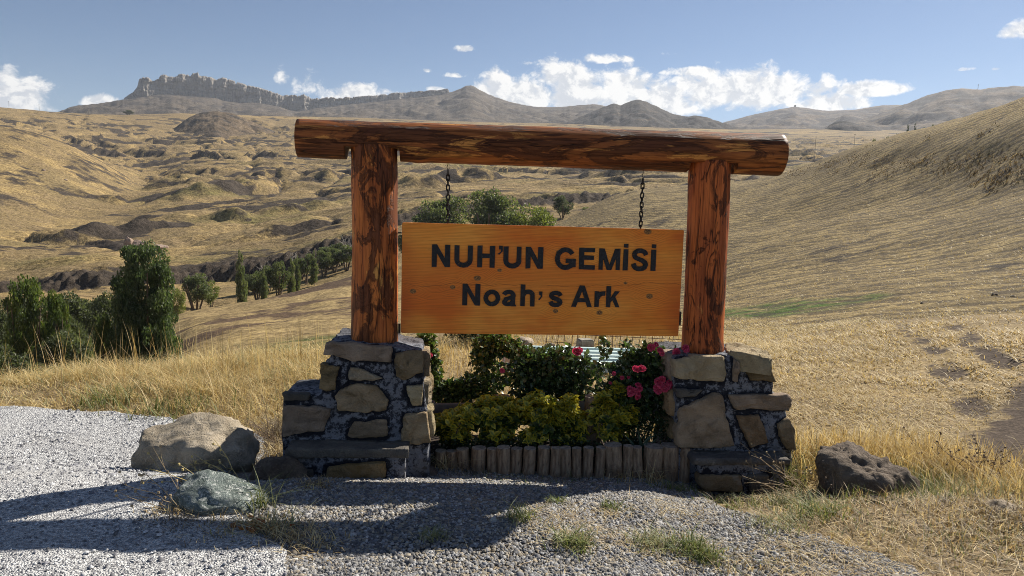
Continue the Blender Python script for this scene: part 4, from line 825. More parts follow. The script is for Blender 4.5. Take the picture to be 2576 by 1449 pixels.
def remesh(name, mb, vox, disp, m, seed=0, sc=6.0, pts=None):
    tmp = add('tmp', mb.mesh('tmp')); md = tmp.modifiers.new('r', 'REMESH'); md.mode = 'VOXEL'; md.voxel_size = vox
    dg = bpy.context.evaluated_depsgraph_get(); me = bpy.data.meshes.new_from_object(tmp.evaluated_get(dg)); bpy.data.objects.remove(tmp)
    n = len(me.vertices); co = np.empty(n * 3, np.float32); me.vertices.foreach_get('co', co); co = co.reshape(-1, 3).astype(float)
    no = np.empty(n * 3, np.float32); me.vertices.foreach_get('normal', no); no = no.reshape(-1, 3)
    co += no * (disp * fbm3(co * sc, 4, seed))[:, None] + no * (disp * .5 * fbm3(co * sc * 3.5, 3, seed + 4))[:, None]
    if pts is not None:
        dmin = np.full(n, 9.0)
        for q in pts: dmin = np.minimum(dmin, np.linalg.norm(co - q, axis=1))
        at_ = me.attributes.new('tint', 'FLOAT_COLOR', 'POINT'); cc = np.ones((n, 4), np.float32); cc[:, 0] = np.minimum(dmin, 1.0); at_.data.foreach_set('color', cc.ravel())
    me.vertices.foreach_set('co', co.astype(np.float32).ravel()); me.materials.clear(); me.materials.append(m)
    me.polygons.foreach_set('use_smooth', np.ones(len(me.polygons), bool)); me.update(); me.name = name; return me
def pebble_stone(poly, P0, U, N, proud, depth, seed, chip=.006):
    """a dressed stone from the outline of its face (world points on the wall's front), thick and with worn edges; N points out of the wall"""
    P = np.array(poly, float); n = len(P); out = []
    for i in range(n):
        a_, b_ = P[i], P[(i + 1) % n]
        for t in (np.linspace(.0, 1, 6, endpoint=False)): out.append(a_ + (b_ - a_) * t)
    P = np.array(out); c = P.mean(0)
    sm = .25 * np.roll(P, 1, 0) + .5 * P + .25 * np.roll(P, -1, 0); P = .5 * P + .5 * sm
    P = c + (P - c) * 1.09; j = fbm3(P * 16 + seed * 3.3, 4, seed, .65)[:, None]; P = P + (P - c) / np.linalg.norm(P - c, axis=1)[:, None] * j * chip * 4
    m = len(P); N = np.array(N)
    rings = [P - N * depth, P + N * proud * .35, c + (P - c) * .965 + N * proud * .85, c + (P - c) * .90 + N * proud]
    for s_ in (.7, .45, .2): rings.append(c + (P - c) * s_ + N * proud * 1.05)
    V = np.concatenate(rings); fr = np.arange(len(V)) >= 2 * m
    V[fr] += N * (chip * 2.6 * fbm3(V[fr] * 8 + seed, 4, seed + 2, .6) + chip * 1.2 * np.sign(fbm3(V[fr] * 11 + seed, 2, seed + 6)))[:, None]
    V = np.concatenate([V, [V[-m:].mean(0)]]); f = []
    for k in range(len(rings) - 1):
        for q in range(m): f.append((k * m + q, k * m + (q + 1) % m, (k + 1) * m + (q + 1) % m, (k + 1) * m + q))
    f += [((len(rings) - 1) * m + q, (len(rings) - 1) * m + (q + 1) % m, len(V) - 1) for q in range(m)]
    return V, f
def fix_normals(me):
    bm = bmesh.new(); bm.from_mesh(me); bmesh.ops.recalc_face_normals(bm, faces=bm.faces[:]); bm.to_mesh(me); bm.free()
def hexa(b, fr, back):
    """block from its front outline (4 world points, ccw seen from the front) and a push to the back"""
    fr = np.array(fr); bk = fr + np.array(back); b.add(np.concatenate([fr, bk]), [(0, 1, 2, 3), (7, 6, 5, 4), (0, 4, 5, 1), (1, 5, 6, 2), (2, 6, 7, 3), (3, 7, 4, 0)])
def pedestal(label, p0, fx, blocks, stones, slab, slab_front_y, base_stones, top_stones, seed, sides=()):
    nrm = np.array([.095, -1, .105]); nrm /= np.linalg.norm(nrm)
    fp = lambda px, py: on_plane(px, py, p0, nrm)
    t = thing('stone_pedestal', label, 'pedestal', (p0[0], p0[1] + .25, 0.0))
    b = MB()
    for q in blocks: hexa(b, [fp(*c) for c in q[:4]], DY * q[4] + np.array([0, .0, 0]))
    lowf = lambda px, py: on_plane(px, py, (p0[0], slab_front_y, 0), (-.095, 1, 0))
    (sx0, sx1, sy0, sy1, by) = slab
    for q in blocks:
        a_, b_ = fp(*q[0]), fp(*q[1]); z_ = np.array([0, 0, 1.0])
        if min(a_[2], b_[2]) < .5: hexa(b, [a_ * (1, 1, 0) - z_ * .05 + DY * .01, b_ * (1, 1, 0) - z_ * .05 + DY * .01, b_ + z_ * .03 + DY * .01, a_ + z_ * .03 + DY * .01], DY * (q[4] - .02))
    hexa(b, [lowf(sx0 + 40, by + 15), lowf(sx1 - 8, by + 15), lowf(sx1 - 8, sy1 - 4), lowf(sx0 + 10, sy1 - 4)], DY * .42)
    outl = []
    for pl_, fn in [(s_[0], fp) for s_ in stones] + [(s_[0], lowf) for s_ in base_stones]:
        w_ = [fn(*c) for c in pl_]
        for a_, b_ in zip(w_, w_[1:] + w_[:1]): outl += [a_ + (b_ - a_) * t_ for t_ in np.linspace(0, 1, max(2, int(np.linalg.norm(b_ - a_) / .02)), endpoint=False)]
    me = remesh('mortar', b, .015, .016, m_mortar, seed, 6.0, outl)
    o = add('mortar', me, t); o.data.transform(Matrix.Translation(-t.location))
    # the stepping slab
    q = np.array([lowf(sx0, sy1), lowf(sx1, sy1), lowf(sx1 + 2, sy0), lowf(sx0 + 4, sy0)]); b = MB(); hexa(b, q - DY * .02, DY * .24)
    me = remesh('slab', b, .012, .011, M_ST[3], seed + 1, 9); o = add('slab', me, t); o.data.transform(Matrix.Translation(-t.location))
    for (poly, mi, fn, n_) in [(s_[0], s_[1], fp, nrm) for s_ in stones] + [(s_[0], s_[1], lowf, -DY) for s_ in base_stones]:
        V, f = pebble_stone([fn(*c) for c in poly], None, None, n_, .026, .06, seed * 10 + len(t.children), .006)
        me = raw_mesh('stone', V - np.array(t.location), f, [M_ST[mi]], None, True); fix_normals(me); add('stone', me, t)
    for (edge, y0, y1, d0, d1, mi, sg) in sides:      # stones in the flank that faces the bed
        pl_ = [fp(edge, y1) + DY * d0, fp(edge, y1) + DY * d1, fp(edge, y0) + DY * (d1 - .02), fp(edge, y0) + DY * (d0 + .01)]
        V, f = pebble_stone([q + DX * sg * .006 for q in pl_], None, None, DX * sg, .016, .06, seed * 10 + 40 + len(t.children), .006)
        me = raw_mesh('stone', V - np.array(t.location), f, [M_ST[mi]], None, True); fix_normals(me); add('stone', me, t)
    for (pts, z0, z1, mi) in top_stones:
        V, f = pebble_stone([on_ground(x, y, z1) for x, y in pts], None, None, (0, 0, 1), .012, z1 - z0, seed * 10 + 60 + len(t.children), .006)
        me = raw_mesh('capstone', V - np.array(t.location), f, [M_ST[mi]], None, True); fix_normals(me); add('capstone', me, t)
    return t
# left one; outlines as pixel outlines measured on its sloping front plane
def zL(*pts): return [((1000 + x * .5521) * .638889, (1200 + y * .5521) * .638889) for x, y in pts]
def zR(*pts): return [((2600 + x * .5522) * .638889, (1200 + y * .5522) * .638889) for x, y in pts]
PL = (-.85, 4.085, .265)
pedestal('stepped stone pedestal with painted mortar beneath the left-hand post, a boulder at its foot', PL, None,
    [zL((505, 1010), (1050, 1015), (1010, 300), (540, 262)) + [.50], zL((990, 1010), (1250, 1010), (1195, 335), (985, 305)) + [.46], zL((480, 900), (800, 900), (760, 430), (485, 440)) + [.44], zL((195, 1010), (560, 1010), (560, 640), (205, 650)) + [.42]],
    [(zL((545, 265), (965, 300), (955, 405), (800, 395), (690, 390), (580, 355), (512, 355)), 0), (zL((1015, 350), (1195, 330), (1200, 480), (1080, 522), (1018, 505)), 0), (zL((480, 420), (608, 445), (585, 520), (578, 598), (475, 590)), 0),
     (zL((690, 445), (780, 465), (905, 520), (840, 536), (685, 530)), 2), (zL((592, 650), (650, 590), (760, 562), (880, 590), (945, 680), (935, 745), (800, 755), (615, 745)), 0), (zL((1092, 575), (1200, 570), (1198, 715), (1130, 705), (1092, 630)), 2),
     (zL((228, 728), (420, 722), (540, 745), (490, 895), (300, 905), (215, 940)), 0), (zL((720, 835), (935, 822), (945, 930), (800, 945), (672, 935), (690, 870)), 0), (zL((1080, 785), (1228, 770), (1250, 975), (1160, 985), (1060, 990), (1062, 870)), 0), (zL((215, 625), (400, 640), (385, 675), (215, 680)), 3)],
    (715, 1028, 1126, 1150, 1245), 3.95, [(zL((540, 1155), (930, 1120), (925, 1240), (870, 1350), (560, 1340), (530, 1250)), 1), (zL((330, 1190), (420, 1180), (425, 1330), (320, 1330)), 3)],
    [], 1, [(1068, 895, 950, .05, .20, 0, 1), (1068, 900, 945, .24, .36, 2, 1), (1072, 965, 1020, .04, .17, 2, 1), (1074, 965, 1030, .21, .35, 0, 1), (1080, 1040, 1105, .05, .22, 2, 1), (1080, 1045, 1100, .26, .36, 1, 1)])
PR = (1.40, 4.315, .26)
pedestal('stepped stone pedestal with painted mortar beneath the right-hand post, by the pink roses', PR, None,
    [zR((130, 1000), (560, 1010), (500, 365), (100, 375)) + [.50], zR((480, 1005), (955, 1030), (800, 640), (440, 640)) + [.46], zR((440, 700), (812, 700), (790, 400), (440, 355)) + [.46], zR((500, 850), (915, 850), (895, 660), (480, 650)) + [.44]],
    [(zR((105, 395), (260, 365), (445, 372), (440, 540), (260, 530), (105, 515)), 2), (zR((520, 385), (550, 410), (545, 540), (512, 530)), 0), (zR((640, 440), (770, 450), (812, 545), (640, 535), (610, 470)), 0), (zR((490, 640), (700, 640), (895, 640), (915, 720), (900, 750), (640, 735), (545, 745)), 0),
     (zR((145, 740), (260, 690), (370, 640), (435, 660), (450, 800), (510, 990), (300, 1005), (130, 995), (125, 900)), 0), (zR((545, 795), (690, 790), (760, 980), (640, 1000), (590, 900)), 1), (zR((830, 850), (905, 810), (940, 880), (958, 1030), (900, 1020), (840, 930)), 0), (zR((120, 600), (290, 600), (230, 650), (125, 655)), 3)],
    (1742, 1985, 1152, 1168, 1238), 4.19, [(zR((290, 1215), (420, 1215), (560, 1215), (565, 1320), (330, 1320), (280, 1275)), 0), (zR((620, 1215), (760, 1210), (770, 1320), (640, 1330)), 3)],
    [(zR((470, 292), (600, 295), (760, 345), (785, 385), (620, 365), (500, 350)), .70, .80, 2)], 2, [(1698, 900, 960, .06, .26, 0, -1), (1700, 985, 1050, .05, .20, 1, -1), (1702, 975, 1040, .24, .40, 0, -1), (1703, 1065, 1110, .06, .3, 0, -1)])

# ------------------------------------------------------------------ log edging of the flower bed
m_stake, g = new_mat('weathered_bark'); v = g.coords(); s_ = g.scale(v, (1, 1, .28))
a = g.noise(s_, 26, 7, .68, .5); b = g.noise(s_, 70, 5, .7); c = g.ramp(a, [(.28, (.06, .042, .030)), (.44, (.27, .185, .12)), (.58, (.42, .305, .205)), (.75, (.52, .38, .25))])
c = g.mix(g.mp(b, .3, .55, .5, 0.0), c, (.05, .04, .034)); g.out(c, .9, g.bump(g.math('ADD', a, g.math('MULTIPLY', b, .5)), 1.0, .018), .15)
m_cut = plain('weathered_cut_wood', (.30, .255, .21), .85, 0, .4, 45, .15)
edging = thing('log_edging', 'low palisade of short weathered logs edging the flower bed', 'edging', (.32, 4.28, 0))
zE = lambda x, y: ((1600 + x / 2.07) * .638889, (1250 + y / 2.07) * .638889)
for i, (x0, x1, y0, y1) in enumerate([(118, 187, 1070, 1200), (165, 235, 1090, 1265), (235, 322, 1075, 1295), (330, 415, 1078, 1295), (425, 518, 1060, 1300), (535, 642, 1055, 1312), (665, 743, 1058, 1315), (748, 850, 1048, 1328), (856, 942, 1058, 1325), (958, 1050, 1055, 1343), (1077, 1172, 1048, 1352), (1182, 1262, 1052, 1345), (1270, 1355, 1050, 1345), (1364, 1432, 1052, 1338), (1445, 1523, 1048, 1335), (1545, 1622, 1045, 1335), (1637, 1771, 1035, 1352), (1768, 1842, 1033, 1335), (1855, 1935, 1045, 1342), (1948, 2090, 1045, 1352), (2098, 2233, 1037, 1362), (2238, 2317, 1048, 1335)]):
    xm = (x0 + x1) / 2; Y = np.interp(xm, [118, 230, 600, 1300, 2317], [4.46, 4.37, 4.31, 4.27, 4.30]) + .006 * rng.normal()
    top = at_depth(*zE(xm, y0 + 14), Y); L_, R_ = at_depth(*zE(x0, 1180), Y), at_depth(*zE(x1, 1180), Y); r = np.linalg.norm(R_ - L_) / 2; H_ = top[2] + .12
    me = log_mesh('log', H_, r * 1.16, r * 1.10, 2, m_stake, 20, 24, 20 + i, .06, .0, m_cut, None, [(rng.uniform(.3, .9), rng.uniform(-2.6, -.6), .03, .008)])
    o = add('log', me, edging, (top[0] - .32, top[1] + r - 4.28 - .02, top[2] - H_ / 2), (rng.normal(0, .025), rng.normal(0, .03), rng.uniform(0, 6)))
    o.rotation_euler[2] = 0

# ------------------------------------------------------------------ boulders
def rock_mesh(name, dims, seed, m, rough=.16, cuts=6, ridged=0.0, sub=5, flat=.0):
    bm = bmesh.new(); bmesh.ops.create_icosphere(bm, subdivisions=sub, radius=1.0); V = np.array([q.co for q in bm.verts])
    r_ = np.random.default_rng(seed)
    for k in range(cuts):
        n = r_.normal(size=3); n /= np.linalg.norm(n); d = r_.uniform(.62, .88); h = V @ n - d; V = V - np.where(h > 0, h * .88, 0)[:, None] * n
    nn = V / np.linalg.norm(V, axis=1)[:, None]
    V = V * (1 + rough * 1.6 * fbm3(V * 1.4 + seed, 3, seed) + rough * .45 * fbm3(V * 5 + seed, 4, seed + 1))[:, None]
    if ridged: V = V * (1 + ridged * ((1 - np.abs(perlin3(V * 5.5 + seed, seed + 5))) ** 2 - .5) + ridged * .5 * ((1 - np.abs(perlin3(V * 12, seed + 6))) ** 2 - .5))[:, None]
    V = V * np.array(dims)
    for q, c_ in zip(bm.verts, V): q.co = c_
    me = bpy.data.meshes.new(name); bm.to_mesh(me); bm.free(); me.materials.append(m); me.polygons.foreach_set('use_smooth', np.ones(len(me.polygons), bool)); return me
def mat_rock(name, c1, c2, c3, sc=6, bd=.03, vein=None):
    m, g = new_mat(name); v = g.coords(); a = g.noise(v, sc, 7, .66, .6); b = g.noise(v, sc * 6, 6, .72); c = g.mix(g.mp(a, .35, .65), c1, c2); c = g.mix(g.mp(b, .52, .72, 0, .7), c, c3); c = g.mix(g.mp(b, .27, .43, .65, 0.0), c, tuple(q * .35 for q in c1))
    if vein: c = g.mix(g.mp(g.noise(g.scale(v, (1, 1, 2.2)), sc * 2.2, 6, .75, 1.5), .53, .60, 0, .95), c, vein)
    g.out(c, .88, g.bump(g.math('ADD', a, g.math('MULTIPLY', b, .55)), 1.0, bd), .2); return m
M_BOULD = mat_rock('pale_limestone', (.30, .25, .18), (.46, .39, .295), (.58, .52, .42), 5, .05); M_SERP = mat_rock('green_white_rock', (.10, .13, .12), (.29, .34, .315), (.50, .54, .50), 13, .05, (.70, .72, .68)); M_BRN = mat_rock('brown_rock', (.14, .108, .082), (.25, .20, .155), (.33, .275, .225), 9, .07)
bo = add('boulder', rock_mesh('boulder', (.375, .29, .245), 4, M_BOULD, .17, 9, .05), None, tuple(at_depth(472, 1152, 4.08)), (.18, .0, .3)); tag(bo, 'large rounded tan boulder standing on the pavement beside the stepped pedestal', 'boulder', 'rocks around the sign')
bo = add('rock', rock_mesh('rock', (.25, .20, .17), 12, M_SERP, .15, 15, .03), None, tuple(at_depth(566, 1272, 3.27)), (.12, .06, .2)); tag(bo, 'greenish rock mottled with white lying in front of the tan boulder', 'rock', 'rocks around the sign')
bo = add('rock', rock_mesh('rock', (.16, .13, .145), 23, M_BRN, .18, 6, .06), None, tuple(at_depth(700, 1212, 3.84)), (.1, .2, .5)); tag(bo, 'dull brown rock wedged between the tan boulder and the pedestal', 'rock', 'rocks around the sign')
bo = add('rock', rock_mesh('rock', (.10, .08, .055), 33, M_SERP, .2, 6), None, tuple(at_depth(418, 1308, 3.24)), (0, 0, .2)); tag(bo, 'small grey rock at the end of the greenish mottled rock', 'rock', 'rocks around the sign')
bo = add('boulder', rock_mesh('boulder', (.275, .25, .27), 8, M_BRN, .24, 12, .07), None, tuple(at_depth(2156, 1228, 4.0)), (.08, .20, -.1)); tag(bo, 'dark pitted brown boulder in dry weeds past the right-hand pedestal', 'boulder', 'rocks around the sign')
bo = add('rock', rock_mesh('rock', (.09, .07, .05), 43, M_BRN, .2, 5, .0, 4), None, (-.50, 4.22, .03), (0, 0, .4)); tag(bo, 'small brown rock between the log edging and the pedestal', 'rock', 'rocks around the sign')
bo = add('rock', rock_mesh('rock', (.055, .05, .045), 44, M_ST[2], .2, 6, .0, 4), None, tuple(on_ground(1042, 1165) + np.array([0, 0, .03])), (0, 0, .4)); tag(bo, 'small pale rock tucked against the first log of the edging', 'rock', 'rocks around the sign')
p_ = on_ground(2515, 1310); bo = add('rock', rock_mesh('rock', (.09, .08, .06), 53, M_ST[2], .22, 6, .1, 4), None, (p_[0], p_[1], p_[2] + .04), (0, 0, .4)); tag(bo, 'whitish rock lying in the dry weeds beside the dirt track', 'rock', 'rocks around the sign')
# ------------------------------------------------------------------ leaves and blades
def mat_leaf(name, trans=.35, rough=.42, spec=.4, tcol=(1.15, 1.25, .6), rnd=.25):
    m, g = new_mat(name); t = g.attr('tint')
    b = g.n('ShaderNodeBsdfPrincipled', {'Base Color': t, 'Roughness': rough, 'Specular IOR Level': spec})
    tr = g.n('ShaderNodeBsdfTranslucent', {'Color': g.mix(1.0, t, tcol, 'MULTIPLY')})
    mx = g.n('ShaderNodeMixShader', {0: trans, 1: b.outputs[0], 2: tr.outputs[0]}); g.n('ShaderNodeOutputMaterial', {'Surface': mx.outputs[0]}); return m
M_GRASS = mat_leaf('grass_blade', .30, .6, .2, (1.2, 1.1, .8)); M_ROSE = mat_leaf('rose_leaf', .30, .30, .55); M_EUON = mat_leaf('variegated_leaf', .45, .34, .5, (1.2, 1.2, .6)); M_TREE = mat_leaf('tree_leaf', .40, .5, .35); M_PETAL = mat_leaf('rose_petal', .35, .55, .3, (1.2, 1.0, 1.0)); M_BOX = mat_leaf('small_leaf', .25, .4, .4)
def unit(a): return a / (np.linalg.norm(a, axis=-1, keepdims=True) + 1e-9)
LEAF2 = (np.array([(0, 0, 0), (.5, .42, .16), (0, 1, -.06), (-.5, .42, .16)]), np.array([(0, 1, 2), (0, 2, 3)]))
LEAF6 = (np.array([(0, 0, 0), (.42, .28, .10), (.47, .62, .12), (0, 1, -.12), (-.47, .62, .12), (-.42, .28, .10), (0, .5, .0)]), np.array([(0, 1, 6), (1, 2, 6), (2, 3, 6), (3, 4, 6), (4, 5, 6), (5, 0, 6)]))
def leaves(c, d, n, ln, wd, tint, shape=LEAF2, tint2=None):
    """c: bases, d: towards the tips, n: rough normals -> verts, faces, colours"""
    N = len(c); d = unit(d); s = unit(np.cross(d, n)); n = unit(np.cross(s, d)); SV, SF = shape; k = len(SV)
    ln = np.broadcast_to(ln, (N,))[:, None, None]; wd = np.broadcast_to(wd, (N,))[:, None, None]
    V = c[:, None] + s[:, None] * SV[None, :, 0:1] * wd + d[:, None] * SV[None, :, 1:2] * ln + n[:, None] * SV[None, :, 2:3] * ln
    F = (SF[None] + (np.arange(N) * k)[:, None, None]).reshape(-1, 3); T = np.repeat(tint[:, None], k, 1)
    if tint2 is not None: T[:, -1] = tint2; T[:, 0] = (tint2 + tint) / 2
    return V.reshape(-1, 3), F, T.reshape(-1, 3)
def merge(L):
    V, F, T, o = [], [], [], 0
    for v, f, t in L: V.append(v); F.append(f + o); T.append(t); o += len(v)
    return np.concatenate(V), np.concatenate(F), np.concatenate(T)
def pick(pal, n, j=.18):
    pal = np.array(pal, float); return np.clip(pal[rng.integers(0, len(pal), n)] * rng.uniform(1 - j, 1 + j, (n, 1)), 0, 1)
def blades(xy, z, h, w, lean, tint, segs=2, az=None, droop=1.0):
    """bent grass blades: positions, root height, height, width, sideways lean as a share of the height"""
    N = len(xy); a = rng.uniform(0, 2 * np.pi, N) if az is None else az; D = np.stack([np.cos(a), np.sin(a)], 1); S = np.stack([-D[:, 1], D[:, 0]], 1)
    t = np.linspace(0, 1, segs + 1); V = np.zeros((N, 2 * segs + 1, 3))
    for i, q in enumerate(t):
        off = (lean * h * q ** 1.8)[:, None] * D; zz = z + h * (q - .25 * droop * np.minimum(lean, 1.2) * q ** 2); wq = (w * (1 - q) ** .7 * .5)[:, None] * S
        if i < segs:
            V[:, 2 * i, :2] = xy + off + wq; V[:, 2 * i + 1, :2] = xy + off - wq; V[:, 2 * i, 2] = V[:, 2 * i + 1, 2] = zz
        else: V[:, 2 * i, :2] = xy + off; V[:, 2 * i, 2] = zz
    f = []
    for i in range(segs - 1): f += [(2 * i, 2 * i + 1, 2 * i + 3), (2 * i, 2 * i + 3, 2 * i + 2)]
    f += [(2 * segs - 2, 2 * segs - 1, 2 * segs)]
    F = (np.array(f)[None] + (np.arange(N) * (2 * segs + 1))[:, None, None]).reshape(-1, 3)
    return V.reshape(-1, 3), F, np.repeat(tint, 2 * segs + 1, 0)
GOLD = [(.56, .435, .195), (.47, .355, .155), (.64, .515, .26), (.40, .295, .13), (.70, .59, .34)]; STRAW = [(.62, .49, .25), (.70, .59, .36), (.48, .36, .18), (.38, .28, .155)]
GREEN = [(.13, .17, .045), (.18, .22, .06), (.22, .24, .085), (.10, .13, .04)]; GREY = [(.20, .17, .12), (.28, .23, .16), (.16, .13, .10)]; SAGE = [(.24, .26, .14), (.30, .31, .17), (.20, .22, .10)]
def grass(name, parts): return stuff(name, raw_mesh(name, *merge(parts)[:2], [M_GRASS], merge(parts)[2]))

# tall dry grass on the brow to the left of the sign
brow = [(-6.5, 4.9), GP(-60, 1036), GP(90, 1040), GP(200, 1047), GP(330, 1056), GP(420, 1066), GP(520, 1080), GP(600, 1093), GP(655, 1105), (-1.15, 4.75), (-.75, 5.2), (-.7, 8.3), (-7.5, 8.3)]
xy = scatter(44000, -7, -.6, 4.6, 8.2, brow); n = len(xy); cl_ = np.clip(.5 + fbm(xy[:, 0] * 1.6, xy[:, 1] * 1.6, 3, 3), .15, 1.1)
edge_ = smooth(5.0, 5.6, xy[:, 1] + .42 * (xy[:, 0] + 2)) * .6 + .4
P_ = [blades(xy, gz(xy) - .01, rng.uniform(.10, .27, n) * (.55 + .7 * cl_) * edge_, rng.uniform(.004, .008, n), rng.uniform(.3, 2.2, n), np.where((rng.uniform(0, 1, n) < .12)[:, None], pick(SAGE, n), pick(GOLD, n)), 3)]
k = scatter(420, -5.5, -.9, 5.4, 7.6, brow, lambda x, y: .25 + .75 * smooth(.05, .4, fbm(x * 1.1, y * 1.1, 2, 12))); n = len(k)
P_.append(blades(k, gz(k), rng.uniform(.25, .50, n), rng.uniform(.004, .007, n), rng.uniform(.05, .6, n), pick(STRAW, n), 4))
for s_, c_, r_ in ((110, on_ground(520, 935), .5), (60, on_ground(790, 935), .4), (40, on_ground(170, 950), .5), (30, on_ground(620, 950), .4)):
    k = c_[:2] + rng.normal(0, 1, (s_, 2)) * np.array([r_, .3]); P_.append(blades(k, gz(k), rng.uniform(.25, .62, s_), rng.uniform(.004, .007, s_), rng.uniform(.03, .35, s_), pick(GOLD, s_), 4))
k = np.concatenate([np.array(on_ground(280, 1015)[:2]) + rng.normal(0, .13, (150, 2)), np.array(on_ground(430, 1040)[:2]) + rng.normal(0, .16, (130, 2))]); n = len(k)
P_.append(blades(k, gz(k), rng.uniform(.08, .22, n), rng.uniform(.006, .012, n), rng.uniform(.3, 1.1, n), pick(SAGE + GREEN, n), 3))
grass('dry_grass', P_)
# stubble on the field to the right, thinning with distance
def field_d(x, y):
    px = 1288 + F_PX * x / y; xe_ = np.interp(y, P[::-1, 1], P[::-1, 0])
    return (px > 1690) * (1 - .85 * smooth(-.2, .3, x - xe_)) * (.35 + .65 * smooth(-.3, .3, fbm(x * 1.2, y * .8, 3, 2)))
PT = []
for n0, y0, y1, h0, h1, w_ in ((70000, 4.25, 8, .012, .05, .007), (70000, 8, 15, .02, .07, .012), (100000, 15, 32, .02, .07, .014), (110000, 30, 85, .04, .12, .028)):
    r_ = np.sqrt(rng.uniform(y0 ** 2, y1 ** 2, n0)); a_ = rng.uniform(.12, .72, n0); xy = np.stack([r_ * np.sin(a_), r_ * np.cos(a_)], 1)
    xy = xy[(rng.uniform(0, 1, len(xy)) < field_d(xy[:, 0], xy[:, 1])) & ~inside(grav_poly, xy[:, 0], xy[:, 1])]; n = len(xy)
    if y0 < 20: xy = xy[np.array([rng.uniform() > .9 * min(1, 1.3 * soil_at(a_, b_)) + .9 * green_at(a_, b_) for a_, b_ in xy])]
    n = len(xy); PT.append(blades(xy, gz(xy) - .005, rng.uniform(h0, h1, n), rng.uniform(.7, 1.3, n) * w_, rng.uniform(.4, 3.2, n), np.where((rng.uniform(0, 1, n) < .07)[:, None], pick(GREY, n), pick(GOLD, n)), 2))
grass('stubble_grass', PT)
# dark dry scrub on the upper slope, below and above the cut track
q_ = (soilg > .25) & (on_r > .3) & (brush > .3); ii, jj = np.nonzero(q_); kk = rng.integers(0, len(ii), 4500); a_ = tg[ii[kk]] + rng.normal(0, .004, 4500); r_ = rg[jj[kk]] * np.exp(rng.normal(0, .012, 4500)); xy = np.stack([r_ * np.sin(a_), r_ * np.cos(a_)], 1); n = len(xy)
stuff('dry_scrub', raw_mesh('dry_scrub', *blades(xy, gz(xy) - .02, rng.uniform(.06, .24, n), rng.uniform(.05, .12, n), rng.uniform(.2, 1.0, n), pick([(.10, .075, .05), (.16, .12, .075), (.22, .165, .09), (.075, .06, .045)], n), 2)[:2], [M_GRASS], np.repeat(pick([(.10, .075, .05), (.16, .12, .075), (.22, .165, .09), (.075, .06, .045)], n), 5, 0)))
# behind the flower bed, seen under the board
xy = scatter(16000, -.9, 3.2, 5.0, 11.0, None, lambda x, y: .8 * (1288 + F_PX * x / y < 1790)); n = len(xy)
grass('meadow_grass', [blades(xy, gz(xy) - .01, rng.uniform(.04, .17, n) * np.where(xy[:, 0] < .15, 1.2, .7), rng.uniform(.005, .010, n), rng.uniform(.1, 1.0, n), pick(GOLD, n), 2)])
# tall pale weeds past the right pedestal and along the dirt track
W = []
for c_, rx, ry, n, h0, h1, pal in [((1.78, 4.62), .20, .20, 650, .10, .32, GOLD + SAGE), ((2.15, 4.75), .35, .28, 1400, .08, .30, GOLD), ((2.65, 4.65), .42, .32, 1700, .08, .28, GOLD), ((3.0, 4.35), .35, .30, 1200, .08, .26, STRAW + GOLD), ((2.5, 4.25), .28, .20, 900, .05, .18, SAGE + GREEN), ((2.62, 3.85), .26, .25, 900, .04, .16, SAGE + STRAW), ((2.85, 3.9), .20, .22, 500, .06, .22, GOLD),
                                   ((1.72, 4.35), .10, .12, 260, .08, .3, GREEN + SAGE), ((1.95, 3.72), .22, .08, 240, .03, .13, GREEN + STRAW), ((2.25, 3.75), .18, .10, 220, .03, .13, SAGE + GREEN), ((2.4, 3.4), .50, .28, 1600, .02, .09, STRAW + GREY), ((2.3, 3.1), .55, .22, 1300, .01, .06, STRAW + SAGE), ((1.55, 3.75), .22, .12, 420, .03, .10, SAGE), ((1.62, 3.50), .14, .12, 300, .02, .08, SAGE + STRAW)]:
    k = np.array(c_) + rng.normal(0, 1, (n, 2)) * np.array([rx, ry]) * .62; W.append(blades(k, gz(k), rng.uniform(h0, h1, n), rng.uniform(.004, .009, n), rng.uniform(.1, 1.2, n), pick(pal, n), 3))
grass('tall_weeds', W)
